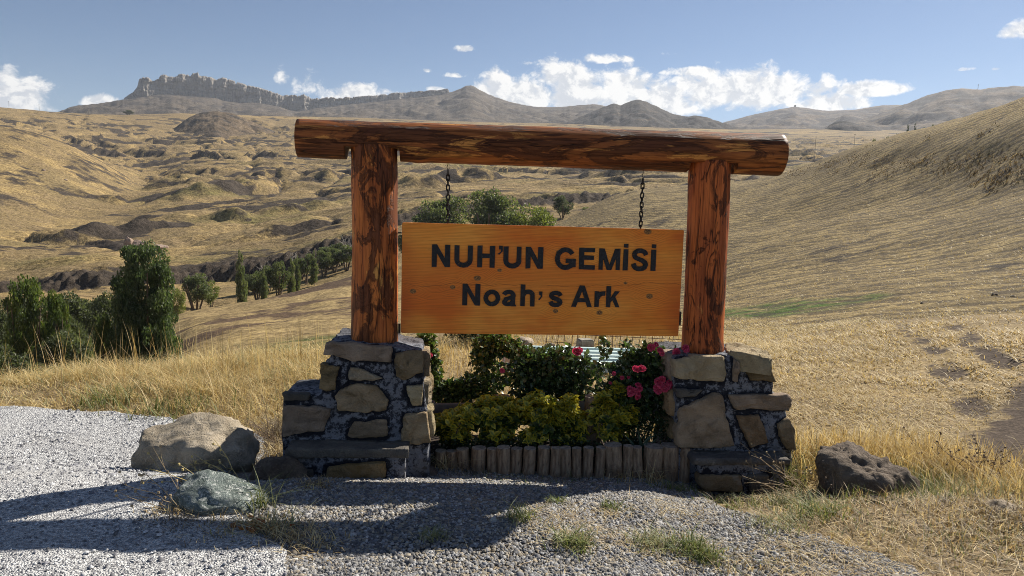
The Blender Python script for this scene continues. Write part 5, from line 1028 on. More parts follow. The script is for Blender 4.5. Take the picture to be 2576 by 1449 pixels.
# sparse tufts, straw and litter on the gravel and by the stones
W = []
for (c_, r_) in GRASSY:
    n = int(900 * r_); k = np.array(c_) + rng.normal(0, .5, (n, 2)) * r_ * np.array([1, .7]); W.append(blades(k, gz(k) + .01, rng.uniform(.015, .06, n), rng.uniform(.003, .006, n), rng.uniform(.4, 1.8, n), pick(STRAW + GOLD, n), 2))
for px, py, n, r_, h_, pal in [(1310, 1322, 90, .05, .08, GREEN + SAGE), (1440, 1385, 170, .07, .09, GREEN + SAGE), (1640, 1378, 150, .09, .07, SAGE), (1740, 1385, 190, .09, .085, GREEN), (1770, 1400, 90, .05, .08, GREEN), (1540, 1287, 70, .06, .05, GREEN), (1960, 1318, 240, .13, .06, SAGE), (1400, 1275, 60, .04, .05, GREEN), (2050, 1300, 140, .12, .10, GREEN), (1090, 1370, 90, .05, .05, SAGE), (1115, 1175, 80, .05, .10, GREEN), (1850, 1425, 120, .2, .05, SAGE + STRAW),
                            (620, 1340, 110, .13, .07, STRAW + SAGE), (690, 1345, 130, .10, .10, SAGE + STRAW), (560, 1350, 140, .13, .05, GREY + STRAW), (480, 1330, 160, .10, .06, GREY), (740, 1372, 260, .12, .06, STRAW), (655, 1290, 60, .05, .20, GREEN + SAGE), (430, 1310, 150, .09, .06, STRAW), (640, 1385, 160, .12, .03, GREY), (800, 1390, 120, .10, .03, STRAW), (710, 1150, 260, .12, .14, GREY + STRAW), (690, 1100, 200, .12, .2, GREY), (640, 1180, 120, .1, .1, GREY), (790, 1235, 120, .08, .06, GREY + STRAW),
                            (1120, 1190, 90, .07, .16, STRAW), (1180, 1205, 60, .09, .10, GREY), (1450, 1215, 60, .12, .07, GREY + GREEN), (1560, 1215, 60, .1, .12, STRAW), (1640, 1220, 60, .08, .16, STRAW), (1700, 1235, 140, .1, .06, GREEN + GREY), (1850, 1260, 160, .2, .05, GREY + GREEN), (1250, 1215, 120, .25, .03, GREEN), (1400, 1225, 120, .3, .03, GREEN + GREY)]:
    c_ = on_ground(px, py); k = c_[:2] + rng.normal(0, .6, (n, 2)) * r_; W.append(blades(k, gz(k) + .026, rng.uniform(.4, 1.1, n) * h_, rng.uniform(.0035, .007, n), rng.uniform(.3, 2.0, n), pick(pal, n), 3))
k = scatter(17000, -.9, 3.1, 2.35, 4.0, None, lambda x, y: np.clip(.05 + .9 * smooth(.9, 2.0, x) * smooth(3.1, 2.7, x) + grassy(x, y), 0, 1) * (y < 4.0 - .25 * (x < 1.3))); n = len(k)
W.append(blades(k, gz(k) + .030, rng.uniform(.004, .02, n), rng.uniform(.002, .004, n), rng.uniform(2, 9, n), pick(STRAW + GREY, n), 2, None, 0.0))
grass('grass_tufts', W)
xy = scatter(420, -1.6, 2.5, 2.8, 4.2, grav_poly, lambda x, y: np.clip(.15 + smooth(1.2, 2.2, x) + grassy(x, y), 0, 1)); n = len(xy)
c3 = np.column_stack([xy, gz(xy) + .02]); a_ = rng.uniform(0, 6.28, n)
fl = leaves(c3, np.stack([np.cos(a_), np.sin(a_), rng.normal(0, .15, n)], 1), np.tile([0., 0, 1], (n, 1)) + rng.normal(0, .3, (n, 3)), rng.uniform(.012, .03, n), rng.uniform(.006, .016, n), pick([(.30, .17, .08), (.36, .26, .14), (.24, .15, .09), (.42, .34, .22)], n))
c_ = on_ground(640, 1345); n = 46; k = c_ + np.column_stack([rng.normal(0, .05, n), rng.normal(0, .03, n), rng.uniform(.015, .05, n)]); a_ = rng.uniform(0, 6.28, n)
fl2 = leaves(k, np.stack([np.cos(a_), np.sin(a_), rng.normal(0, .4, n)], 1), np.tile([0., 0, 1], (n, 1)) + rng.normal(0, .5, (n, 3)), rng.uniform(.025, .05, n), rng.uniform(.02, .035, n), pick([(.42, .13, .03), (.50, .20, .05), (.34, .10, .03), (.46, .30, .12)], n))
V_, F_, T_ = merge([fl, fl2]); stuff('fallen_leaves', raw_mesh('fallen_leaves', V_, F_, [M_GRASS], T_))

# ------------------------------------------------------------------ flower bed
m_soil = plain('bed_soil', (.055, .042, .034), .95, 0, .4, 30, .1, .8)
bx = np.linspace(-.62, 1.22, 40); by = np.linspace(4.30, 4.85, 18); BX, BY = np.meshgrid(bx, by, indexing='ij')
bz = .13 * smooth(4.30, 4.40, BY) * smooth(4.86, 4.72, BY) + .02 * fbm(BX * 6, BY * 6, 3, 3) - .01
structure('soil', raw_mesh('soil', np.stack([BX, BY, bz], -1).reshape(-1, 3), polar_faces(40, 18), [m_soil], None, True))
m_plank = plain('grey_plank', (.17, .16, .15), .85, 0, .3, 12, .15, .4)
bedge = thing('plank_border', 'low grey plank border with two round stumps behind the yellow shrubs', 'border', (.3, 4.62, 0))
for (xa, xb, yt, yb, Y) in [(175, 720, 702, 812, 4.58), (840, 1470, 690, 790, 4.59), (1590, 2140, 690, 790, 4.60)]:
    a_, b_ = at_depth(*zE(xa, yt), Y), at_depth(*zE(xb, yt - 8), Y); h_ = a_[2] - at_depth(*zE(xa, yb), Y)[2]; L = np.linalg.norm(b_ - a_); mid_ = (a_ + b_) / 2 - np.array([0, 0, h_ / 2])
    bm = bmesh.new(); bmesh.ops.create_cube(bm, size=1.0)
    for q in bm.verts: q.co = Vector((q.co.x * L, q.co.y * .028, q.co.z * h_))
    bmesh.ops.bevel(bm, geom=bm.edges[:], offset=.004, segments=1, affect='EDGES'); me = bpy.data.meshes.new('plank'); bm.to_mesh(me); bm.free(); me.materials.append(m_plank)
    add('plank', me, bedge, (mid_[0] - .3, mid_[1] - 4.62, mid_[2]), (0, -math.atan2(b_[2] - a_[2], L), 0))
for (x0, x1, yt) in [(705, 850, 622), (1455, 1605, 620)]:
    Y = 4.57; c_ = at_depth(*zE((x0 + x1) / 2, yt + 20), Y); r = np.linalg.norm(at_depth(*zE(x1, 700), Y) - at_depth(*zE(x0, 700), Y)) / 2; H_ = c_[2] + .05
    add('stump', log_mesh('stump', H_, r * 1.05, r, 2, m_stake, 24, 20, int(x0), .05, 0, m_cut), bedge, (c_[0] - .3, Y - 4.62, c_[2] - H_ / 2))
m_stem = plain('green_stem', (.10, .115, .045), .6, 0, .3, 40); m_woody = plain('woody_stem', (.12, .085, .06), .8, 0, .3, 40)

def shrub(name, label, cat, blobs, Y, leaf, pal, mats, group, base_z=.10, stems=5, tip2=None, rosette=False, seed=1):
    """blobs: (px, py, half width px, half height px, leaves); each is filled with leaves round short twigs"""
    L, stem = [], MB(); cs = [at_depth(b_[0], b_[1], Y + b_[5] if len(b_) > 5 else Y) for b_ in blobs]; c0 = np.mean(cs, 0); root = np.array([c0[0], c0[1], base_z]); t = thing(name, label, cat, tuple(root), group)
    for b_, c_ in zip(blobs, cs):
        k = c_[1] / F_PX; rx, rz, n = b_[2] * k, b_[3] * k, b_[4]; ry = min(rx, rz, .17)
        q = unit(rng.normal(size=(n, 3))) * (rng.uniform(0, 1, (n, 1)) ** (1 / 2.0)) * np.array([rx, ry, rz]); base_ = c_ + q
        if rosette:
            dirs = unit(q / np.array([rx, ry, rz]) * np.array([.6, .7, .5]) + np.array([0, -.25, .9]) + rng.normal(0, .3, (n, 3)))
            for lv in range(rosette):
                a_ = lv * 2.4 + rng.uniform(0, .8, n); u_ = unit(np.cross(dirs, np.tile([.3, .8, .1], (n, 1)))); w_ = np.cross(dirs, u_); out_ = np.cos(a_)[:, None] * u_ + np.sin(a_)[:, None] * w_; el_ = .25 + .9 * (lv / rosette)
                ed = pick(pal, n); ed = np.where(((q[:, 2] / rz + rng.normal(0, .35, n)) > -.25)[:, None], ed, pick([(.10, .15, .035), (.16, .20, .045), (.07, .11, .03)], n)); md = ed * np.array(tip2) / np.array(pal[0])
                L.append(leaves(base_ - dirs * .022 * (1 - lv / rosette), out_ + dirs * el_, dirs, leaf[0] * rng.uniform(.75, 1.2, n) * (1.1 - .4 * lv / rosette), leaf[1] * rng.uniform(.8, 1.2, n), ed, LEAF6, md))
        else:
            d_ = unit(q / np.array([rx, ry, rz]) + rng.normal(0, .7, (n, 3)) + np.array([0, -.1, .1])); nn = unit(rng.normal(0, .7, (n, 3)) + np.array([0, -.2, 1.0]))
            L.append(leaves(base_, d_, nn, leaf[0] * rng.uniform(.6, 1.25, n), leaf[1] * rng.uniform(.7, 1.2, n), pick(pal, n, .3), LEAF6))
        for s_ in range(stems):
            e = c_ + unit(rng.normal(size=3)) * np.array([rx, ry, rz]) * .8; r0 = root + np.array([(c_[0] - root[0]) * .5 + rng.normal(0, .03), rng.normal(0, .03), 0]); m_ = (r0 + e) / 2 + rng.normal(0, .03, 3); tt = np.linspace(0, 1, 7)[:, None]
            stem.tube((1 - tt) ** 2 * r0 + 2 * tt * (1 - tt) * m_ + tt ** 2 * e, np.linspace(.0055, .002, 7), 5, False)
    V, F, T = merge(L); part('foliage', V, F, mats[0], t, T); part('stems', stem.verts(), stem.f, mats[1], t)['kind'] = 'stuff'; return t
ROSEG = [(.044, .074, .034), (.062, .10, .040), (.034, .056, .030), (.105, .155, .046), (.075, .115, .050)]; ROSEY = [(.10, .145, .035), (.14, .18, .045), (.07, .11, .03), (.05, .08, .03)]
rA = shrub('rose_bush', 'tall thin rose bush climbing behind the left-hand pedestal, nearly without flowers', 'rose bush', [(1072, 878, 28, 44, 508), (1085, 940, 25, 56, 469), (1100, 985, 32, 33, 371), (1150, 985, 48, 26, 508), (1185, 960, 32, 22, 117)], 4.72, (.038, .027), ROSEG + ROSEY, (M_ROSE, m_stem), 'rose bushes in the bed', .0, 3)
rB = shrub('rose_bush', 'light green rose bush over the left stump, beside the orange-and-white tool', 'rose bush', [(1245, 865, 54, 33, 508), (1215, 900, 32, 33, 292), (1240, 945, 48, 39, 292), (1300, 880, 21, 24, 117), (1150, 985, 60, 30, 260), (1215, 980, 54, 28, 234)], 4.74, (.040, .029), ROSEY + ROSEG[:2], (M_ROSE, m_stem), 'rose bushes in the bed', .0, 4)
rC = shrub('rose_bush', 'dense dark rose bush in the middle of the bed with one small pink bloom cluster', 'rose bush', [(1330, 925, 54, 50, 822), (1390, 925, 64, 50, 1017), (1350, 985, 70, 39, 645), (1440, 975, 43, 39, 430), (1430, 905, 23, 33, 117), (1470, 915, 15, 31, 78), (1520, 880, 10, 40, 58), (1480, 945, 43, 15, 97)], 4.68, (.042, .030), ROSEG, (M_ROSE, m_stem), 'rose bushes in the bed', .0, 4)
rD = shrub('rose_bush', 'dark rose bush full of pink flowers against the right-hand pedestal', 'rose bush', [(1600, 950, 54, 56, 743), (1655, 925, 48, 56, 704), (1560, 985, 48, 44, 508), (1640, 1010, 64, 50, 822), (1600, 900, 43, 17, 136), (1575, 880, 10, 33, 49), (1625, 880, 21, 17, 78), (1690, 910, 15, 33, 97), (1530, 925, 43, 8, 78), (1520, 1000, 32, 33, 175)], 4.60, (.040, .029), ROSEG, (M_ROSE, m_stem), 'rose bushes in the bed', .0, 4)
EU = [(.78, .60, .05), (.66, .54, .06), (.84, .68, .09), (.42, .42, .07), (.56, .48, .06)]; EUG = (.11, .17, .03)
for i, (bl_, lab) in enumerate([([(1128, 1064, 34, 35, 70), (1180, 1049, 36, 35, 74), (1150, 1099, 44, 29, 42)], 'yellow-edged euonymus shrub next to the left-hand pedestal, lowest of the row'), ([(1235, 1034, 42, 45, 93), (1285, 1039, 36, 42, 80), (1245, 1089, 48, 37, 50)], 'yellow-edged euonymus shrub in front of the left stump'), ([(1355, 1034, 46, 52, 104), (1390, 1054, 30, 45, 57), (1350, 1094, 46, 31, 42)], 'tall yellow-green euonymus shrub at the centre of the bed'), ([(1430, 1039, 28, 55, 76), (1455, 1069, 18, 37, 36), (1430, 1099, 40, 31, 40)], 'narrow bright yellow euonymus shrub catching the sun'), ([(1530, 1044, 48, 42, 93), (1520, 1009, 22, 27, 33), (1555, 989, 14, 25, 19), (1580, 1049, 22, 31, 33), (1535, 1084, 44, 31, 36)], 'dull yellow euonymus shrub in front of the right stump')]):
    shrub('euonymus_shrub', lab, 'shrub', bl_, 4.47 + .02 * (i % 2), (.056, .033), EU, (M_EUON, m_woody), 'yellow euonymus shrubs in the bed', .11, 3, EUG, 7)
shrub('box_shrub', 'small dark green box shrub in the shaded corner by the right-hand pedestal', 'shrub', [(1625, 1075, 40, 34, 900), (1680, 1065, 34, 50, 1000), (1600, 1110, 30, 20, 300)], 4.46, (.015, .010), [(.030, .055, .022), (.04, .07, .025), (.022, .04, .018)], (M_BOX, m_woody), 'low green plants in the bed', .1, 4)
shrub('ground_plant', 'dark low leafy plants under the yellow euonymus shrubs', 'plant', [(1180, 1118, 60, 14, 260), (1300, 1120, 70, 14, 300), (1450, 1122, 70, 14, 300), (1570, 1120, 40, 16, 180)], 4.41, (.024, .017), [(.030, .05, .02), (.045, .07, .028), (.02, .035, .016)], (M_BOX, m_woody), 'low green plants in the bed', .1, 2)
t = thing('iris_plant', 'iris plant with bluish sword-shaped leaves just inside the log edging', 'plant', (at_depth(1610, 1120, 4.385)[0], 4.385, .10), 'low green plants in the bed'); c_ = np.array(t.location)
for i in range(11):
    a_ = rng.uniform(-1.2, 1.2); h_ = rng.uniform(.12, .24); tt = np.linspace(0, 1, 7); ln_ = math.sin(a_) * .14
    ctr = np.stack([c_[0] + rng.normal(0, .012) + ln_ * tt ** 1.6, np.full(7, c_[1]) + rng.normal(0, .015) - .03 * tt, c_[2] + h_ * tt - .05 * abs(a_) * tt ** 2.5], 1); w_ = .010 * (1 - tt ** 2.2) + .001
    V = np.concatenate([ctr + np.column_stack([w_, 0 * w_, 0 * w_]), ctr - np.column_stack([w_, 0 * w_, 0 * w_]), ctr + np.array([0, -.004, 0])]); f = [(j, j + 1, j + 15, j + 14) for j in range(6)] + [(j + 14, j + 15, j + 8, j + 7) for j in range(6)]
    part('leaf', V, f, M_BOX, t, np.tile([.06, .10, .065], (21, 1)))
# rose blooms: ruffled petals in three rings
def bloom_mesh(sd):
    r_ = np.random.default_rng(sd); V, F, T = [], [], []; n = 0
    for cnt, R_, up, ln in ((8, .010, .12, .024), (7, .006, .6, .021), (5, .003, 1.2, .017)):
        for i in range(cnt):
            a_ = 2 * math.pi * (i + r_.uniform(-.2, .2)) / cnt + up; d = np.array([math.cos(a_), math.sin(a_), 0]); s_ = np.array([-d[1], d[0], 0]); el_ = up + r_.normal(0, .12)
            for v_ in range(3):
                q = v_ / 2; bend_ = el_ - .5 * q
                o_ = d * (R_ + ln * q * math.cos(bend_)) + np.array([0, 0, ln * q * math.sin(bend_) * 1.1])
                for u_ in (-1, 0, 1): V.append(o_ + s_ * u_ * ln * (.28 + .32 * q) + np.array([0, 0, .18 * ln * abs(u_) + .002 * r_.normal()])); T.append(np.array([.56, .03, .105]) * (1 - .25 * (up > .5)) + np.array([.12, .10, .12]) * (q == 1) * (u_ != 0))
            for v_ in range(2):
                for u_ in range(2): b_ = n + v_ * 3 + u_; F.append((b_, b_ + 1, b_ + 4, b_ + 3))
            n += 9
    return raw_mesh('flower', np.array(V), np.array(F), [M_PETAL], np.array(T), True)
BL = [bloom_mesh(k) for k in range(4)]
def bloom(bush, px, py, Y, n, spread, s=1.0, tilt=1.0):
    c_ = at_depth(px, py, Y)
    for i in range(n):
        q = rng.normal(0, 1, 2); q = q / (np.linalg.norm(q) + .3) * math.sqrt((i + .3) / n) * spread * Y / F_PX if n > 1 else np.zeros(2)
        fwd = -.03 * (1 - (np.linalg.norm(q) / (spread * Y / F_PX + 1e-6)) ** 2); p_ = c_ + np.array([q[0], fwd, q[1]]) - np.array(bush.location)
        o = add('flower', BL[int(rng.integers(0, 4))], bush, tuple(p_), (rad(68) + rng.normal(0, .35) - q[1] * 9, rng.normal(0, .3), rng.uniform(-.4, .4) + q[0] * 9)); o.scale = (.82 * s * rng.uniform(.85, 1.1),) * 3
for px, py, n, sp_, s_ in [(1597, 980, 9, 24, .85), (1668, 972, 12, 32, .9), (1608, 922, 4, 14, .8), (1636, 872, 1, 0, .9), (1649, 864, 1, 0, .7), (1662, 882, 3, 10, .7), (1700, 886, 2, 6, .95), (1724, 873, 2, 7, .85), (1729, 896, 2, 5, .8), (1688, 931, 2, 8, .85), (1543, 937, 1, 0, .5), (1563, 948, 1, 0, .6), (1580, 946, 1, 0, .45), (1534, 960, 1, 0, .45)]:
    bloom(rD, px, py, 4.40 if py > 960 else (4.43 if px > 1590 else 4.50), n, sp_, s_)
bloom(rC, 1455, 884, 4.54, 3, 11, .85); bloom(rB, 1262, 926, 4.58, 2, 9, .6); bloom(rA, 1085, 891, 4.60, 1, 0, .6)

# ------------------------------------------------------------------ dry weeds with twigs, each a plant
def twig_plant(name, label, cat, c_, n, L0, L1, az0, az1, el0, el1, m, group, fork=3, r=.0022, seeds=0):
    b = MB(); c_ = np.array(c_)
    for i in range(n):
        a_ = rng.uniform(az0, az1); e = rng.uniform(el0, el1); L = rng.uniform(L0, L1); p = c_ + np.array([rng.normal(0, .03), rng.normal(0, .03), 0]); d = np.array([math.cos(a_) * math.cos(e), math.sin(a_) * math.cos(e), math.sin(e)]); pts = [p]
        for k in range(6):
            d = unit((d + rng.normal(0, .16, 3) + np.array([0, 0, -.05]))[None])[0]; pts.append(pts[-1] + d * L / 6)
            pts[-1][2] = max(pts[-1][2], .02)
        b.tube(pts, np.linspace(r, r * .45, 7), 4, False)
        for k in range(fork):
            q = int(rng.integers(2, 6)); dd = unit((d + rng.normal(0, .7, 3))[None])[0]; e_ = pts[q] + dd * L * rng.uniform(.12, .3); e_[2] = max(e_[2], .02); b.tube([pts[q], (pts[q] + e_) / 2 + rng.normal(0, .006, 3), e_], [r * .6, r * .5, r * .35], 4, False)
            if seeds: b.box(e_, (.008, .008, .010))
    t = thing(name, label, cat, tuple(c_), group); part('stalks', b.verts(), b.f, m, t); return t
m_tw = plain('yellow_twig', (.46, .36, .15), .7, 0, .3, 30); m_dry = plain('dry_stalk', (.34, .255, .15), .8, 0, .35, 30); m_dk = plain('dark_stalk', (.13, .09, .06), .8, 0, .35, 30)
twig_plant('dry_weed', 'yellow forked dry weed spreading across the face of the tan boulder', 'weed', on_ground(640, 1255) + np.array([0, -.04, .02]), 9, .3, .55, 2.3, 3.3, .25, .75, m_tw, 'dry weeds', 4, .0026, 1)
twig_plant('dry_weed', 'pale dry weed at the pavement side of the greenish rock', 'weed', on_ground(470, 1300) + np.array([0, 0, .02]), 11, .2, .42, 1.6, 3.6, .2, .8, m_dry, 'dry weeds', 4, .002, 1)
twig_plant('dry_weed', 'tangled grey weed between the tan boulder and the pedestal', 'weed', on_ground(690, 1140) + np.array([0, .1, .02]), 26, .2, .42, 0, 6.28, .3, 1.2, m_dk, 'dry weeds', 4, .002, 0)
twig_plant('dry_weed', 'sheaf of bent dry stalks leaning from the pitted boulder over the gravel', 'weed', (1.80, 3.92, .02), 30, .25, .55, 2.6, 4.3, .08, .7, m_dry, 'dry weeds', 2, .0024, 0)
twig_plant('dry_weed', 'dark dead stalks in front of the pitted boulder', 'weed', (1.72, 3.72, .02), 26, .12, .34, 0, 6.28, .1, .9, m_dk, 'dry weeds', 3, .002, 1)
twig_plant('dry_weed', 'tall brown seed stalks standing by the dirt track', 'weed', on_ground(2480, 1235), 14, .22, .44, 0, 6.28, 1.0, 1.5, m_dk, 'dry weeds', 4, .0026, 1)
twig_plant('dry_weed', 'few thin brown stalks in the pale grass before the dirt track', 'weed', on_ground(2350, 1190), 7, .2, .34, 0, 6.28, 1.1, 1.5, m_dk, 'dry weeds', 3, .002, 1)
twig_plant('dry_weed', 'straw-coloured weed with two round seed heads beyond the rose bushes', 'weed', on_ground(1170, 965), 5, .35, .6, 0, 6.28, 1.2, 1.55, m_dry, 'dry weeds', 2, .002, 1)
twig_plant('dry_weed', 'thin dry weed growing over the step of the right-hand pedestal', 'weed', (1.78, 4.20, .05), 12, .25, .5, 1.9, 4.0, .4, 1.2, m_dry, 'dry weeds', 3, .0018, 1)

# ------------------------------------------------------------------ trees
def crown(clusters, n, ln, wd, pal, sd, up=.3):
    r_ = np.random.default_rng(sd); vol = np.array([c_[3] * c_[4] * c_[5] for c_ in clusters]) ** .67; k = r_.choice(len(clusters), n, p=vol / vol.sum()); C = np.array(clusters)[k]
    u_ = unit(r_.normal(size=(n, 3))); q = u_ * (r_.uniform(0.05, 1, (n, 1)) ** (1 / 2.4)) * C[:, 3:]; P_ = C[:, :3] + q
    d = unit(u_ + r_.normal(0, .8, (n, 3)) + np.array([0, 0, up])); nn = unit(r_.normal(0, 1, (n, 3)) + u_ * .7 + np.array([0, 0, .4]))
    ct = np.array(pal)[r_.integers(0, len(pal), len(clusters))][k] * .6 + np.array(pal)[r_.integers(0, len(pal), n)] * .4
    return leaves(P_, d, nn, ln * r_.uniform(.6, 1.3, n), wd * r_.uniform(.7, 1.2, n), ct * r_.uniform(.7, 1.3, (n, 1)))
m_bark = plain('tree_bark', (.13, .10, .075), .9, 0, .35, 8, .1)
def branches(paths, r0):
    b = MB()
    for p, s in paths: b.tube(p, np.linspace(r0 * s, r0 * s * .3, len(p)), 6, False)
    return b
PAL_POP = [(.075, .110, .050), (.10, .138, .064), (.052, .080, .040), (.145, .180, .090)]; PAL_POPY = [(.10, .14, .04), (.065, .095, .04), (.050, .078, .034), (.15, .18, .045)]; PAL_WIL = [(.115, .140, .068), (.145, .165, .080), (.085, .108, .055), (.19, .205, .105)]; PAL_OLV = [(.085, .102, .058), (.11, .125, .070), (.062, .076, .045)]; PAL_YEL = [(.17, .19, .05), (.12, .15, .045), (.21, .22, .06)]
def make_kind(kind):
    """unit-high, unit-wide trees: (crown mesh, trunk mesh)"""
    r_ = np.random.default_rng({'broad_poplar': 1, 'poplar': 2, 'slim': 3, 'willow': 4, 'olive': 5, 'yellow': 6, 'orchard': 7, 'pine': 8}[kind]); cl_ = []; b = []
    if kind in ('broad_poplar', 'poplar'):
        for i in range(120 if kind == 'broad_poplar' else 70):
            a_ = r_.uniform(0, 6.28); rr = .42 * math.sqrt(r_.uniform(0, 1)); z = r_.uniform(.03, .93 - .5 * max(rr - .15, 0) - 1.4 * max(rr - .33, 0)); w_ = r_.uniform(.07, .14); cl_.append((rr * math.cos(a_), rr * math.sin(a_), z, w_, w_, r_.uniform(.05, .11)))
        if True:                             # a close-set column of upright boughs
            cl_ = []
            for i in range(210 if kind == 'broad_poplar' else 130):
                z = r_.uniform(.0, .93); a_ = r_.uniform(0, 6.28); env_ = .46 * (1 - .42 * max(0, z - .30)) * math.sqrt(max(0.03, 1 - max(0, (z - .72) / .28) ** 2.0)); rr = env_ * r_.uniform(.35, 1.0) ** .6 * r_.uniform(.85, 1.04); w_ = r_.uniform(.055, .105); cl_.append((rr * math.cos(a_), rr * math.sin(a_), z, w_, w_, r_.uniform(.035, .075)))
            for i in range(60): a_ = r_.uniform(0, 6.28); rr = .34 * math.sqrt(r_.uniform(0, 1)); cl_.append((rr * math.cos(a_), rr * math.sin(a_), r_.uniform(.0, .6), .12, .12, .08))
            cl_ += [(.08, .02, .95, .10, .10, .06), (-.05, -.05, .91, .13, .13, .06)]
        for i in range(5): a_ = r_.uniform(0, 6.28); x = .3 * math.cos(a_); y = .3 * math.sin(a_); b.append(([(0, 0, -.05), (x * .4, y * .4, .2), (x * .8, y * .8, .5), (x, y, .8)], 1))
        n, ln, wd, pal, tr = (62000, .018, .028, PAL_POP, .03) if kind == 'broad_poplar' else (24000, .024, .032, PAL_POPY, .03)
    elif kind == 'slim':
        for i in range(16): z = .12 + .84 * i / 15; w_ = (.38 * math.sin(math.pi * min(1, (z + .10)) ** .7) + .10) * r_.uniform(.7, 1.1); cl_.append((r_.normal(0, .1), r_.normal(0, .1), z, w_, w_, .055))
        b.append(([(0, 0, -.05), (.02, 0, .3), (0, 0, .6), (0, 0, .92)], 1)); n, ln, wd, pal, tr = 3800, .030, .12, PAL_WIL, .05
    elif kind == 'pine':
        for i in range(9): z = .12 + .84 * i / 8; w_ = .42 * (1 - z) + .05; cl_.append((r_.normal(0, .04), r_.normal(0, .04), z, w_, w_, .06))
        b.append(([(0, 0, -.05), (0, 0, .5), (0, 0, .95)], 1)); n, ln, wd, pal, tr = 1500, .07, .06, [(.022, .036, .022), (.03, .045, .026)], .05
    else:
        lo = {'willow': .30, 'orchard': .38, 'olive': .12, 'yellow': .2}[kind]
        for i in range(26): 
            u_ = r_.normal(size=3); u_ /= np.linalg.norm(u_); q = r_.uniform(.3, 1) ** .5; w_ = r_.uniform(.10, .2); cl_.append((u_[0] * .36 * q, u_[1] * .36 * q, lo + (1 - lo) * .5 + u_[2] * (1 - lo) * .42 * q, w_, w_, r_.uniform(.07, .13)))
        for i in range(6): a_ = r_.uniform(0, 6.28); x = .32 * math.cos(a_); y = .32 * math.sin(a_); b.append(([(x * .12, y * .12, -.08), (x * .35, y * .35, lo * .7), (x * .7, y * .7, lo + .2), (x, y, lo + .42)], 1))
        n, ln, wd, pal, tr = {'willow': (10000, .040, .022, PAL_WIL, .035), 'orchard': (6500, .042, .026, PAL_WIL, .03), 'olive': (9500, .036, .024, PAL_OLV, .025), 'yellow': (3600, .05, .028, PAL_YEL, .025)}[kind]
    V, F, T = crown(cl_, n, ln, wd, pal, 3); mb = branches(b, tr)
    return raw_mesh('crown', V, F, [M_TREE], T), mb.mesh('trunk', [m_bark], None, True)
KINDS = {}
def tree(name, label, cat, px, r, top, width, kind, group, base=None, turn=None):
    a_ = azim(px, top); x, y = r * math.sin(a_), r * math.cos(a_); z = land_z(x, y) - .1
    zt = polar(px, top, r)[1]; H_ = max(zt - z, .5); Wd = width / F_PX * r
    if kind not in KINDS: KINDS[kind] = make_kind(kind)
    t = thing(name, label, cat, (x, y, z), group); t.rotation_euler = (0, 0, rng.uniform(0, 6.28) if turn is None else turn); t.scale = (Wd, Wd, H_)
    add('crown', KINDS[kind][0], t); add('trunk', KINDS[kind][1], t); return t
GV = 'trees in the hollow at the left'
tree('poplar_tree', 'largest tree: broad dark green poplar standing alone left of the sign', 'tree', 358, 46, 606, 152, 'broad_poplar', GV, turn=.4)
tree('poplar_tree', 'poplar with bright yellow-green side leaves near the picture edge', 'tree', 58, 46, 694, 100, 'poplar', GV, turn=2.0)
tree('poplar_tree', 'smaller poplar just behind the one with yellow-green leaves', 'tree', 140, 48, 730, 66, 'poplar', GV, turn=4.)
tree('poplar_tree', 'small poplar shoot at the foot of the big broad poplar', 'tree', 258, 47, 790, 46, 'poplar', GV, turn=1.)
BG = 'grey-green bushes in the hollow'
for px, r, top, w, k, lab in [(30, 30, 868, 170, 'olive', 'low grey-green bush behind the grass at the picture edge'), (130, 34, 838, 170, 'olive', 'grey-green bush below the smaller poplar'), (178, 42, 825, 90, 'willow', 'grey-green willow bush between the smaller poplar and the shoot'), (190, 75, 735, 150, 'olive', 'wide dull green bush under the eroded bank'), (260, 70, 738, 110, 'olive', 'dark bush touching the big broad poplar'), (60, 75, 745, 120, 'olive', 'dull bush seen between the two leafy poplars'), (10, 60, 760, 100, 'olive', 'dull bush at the very edge of the picture'), (445, 120, 722, 44, 'yellow', 'yellowish bush peeping out right of the big broad poplar'), (160, 95, 742, 120, 'willow', 'tall soft willow bush in the gap behind the smaller poplar'), (235, 95, 748, 110, 'willow', 'soft willow bush touching the left flank of the big broad poplar'), (185, 55, 795, 100, 'olive', 'round grey bush in front of the soft willow bushes')]:
    tree('willow_bush', lab, 'bush', px, r, top, w, k, BG)
OG = 'trees of the orchard by the stream bank'
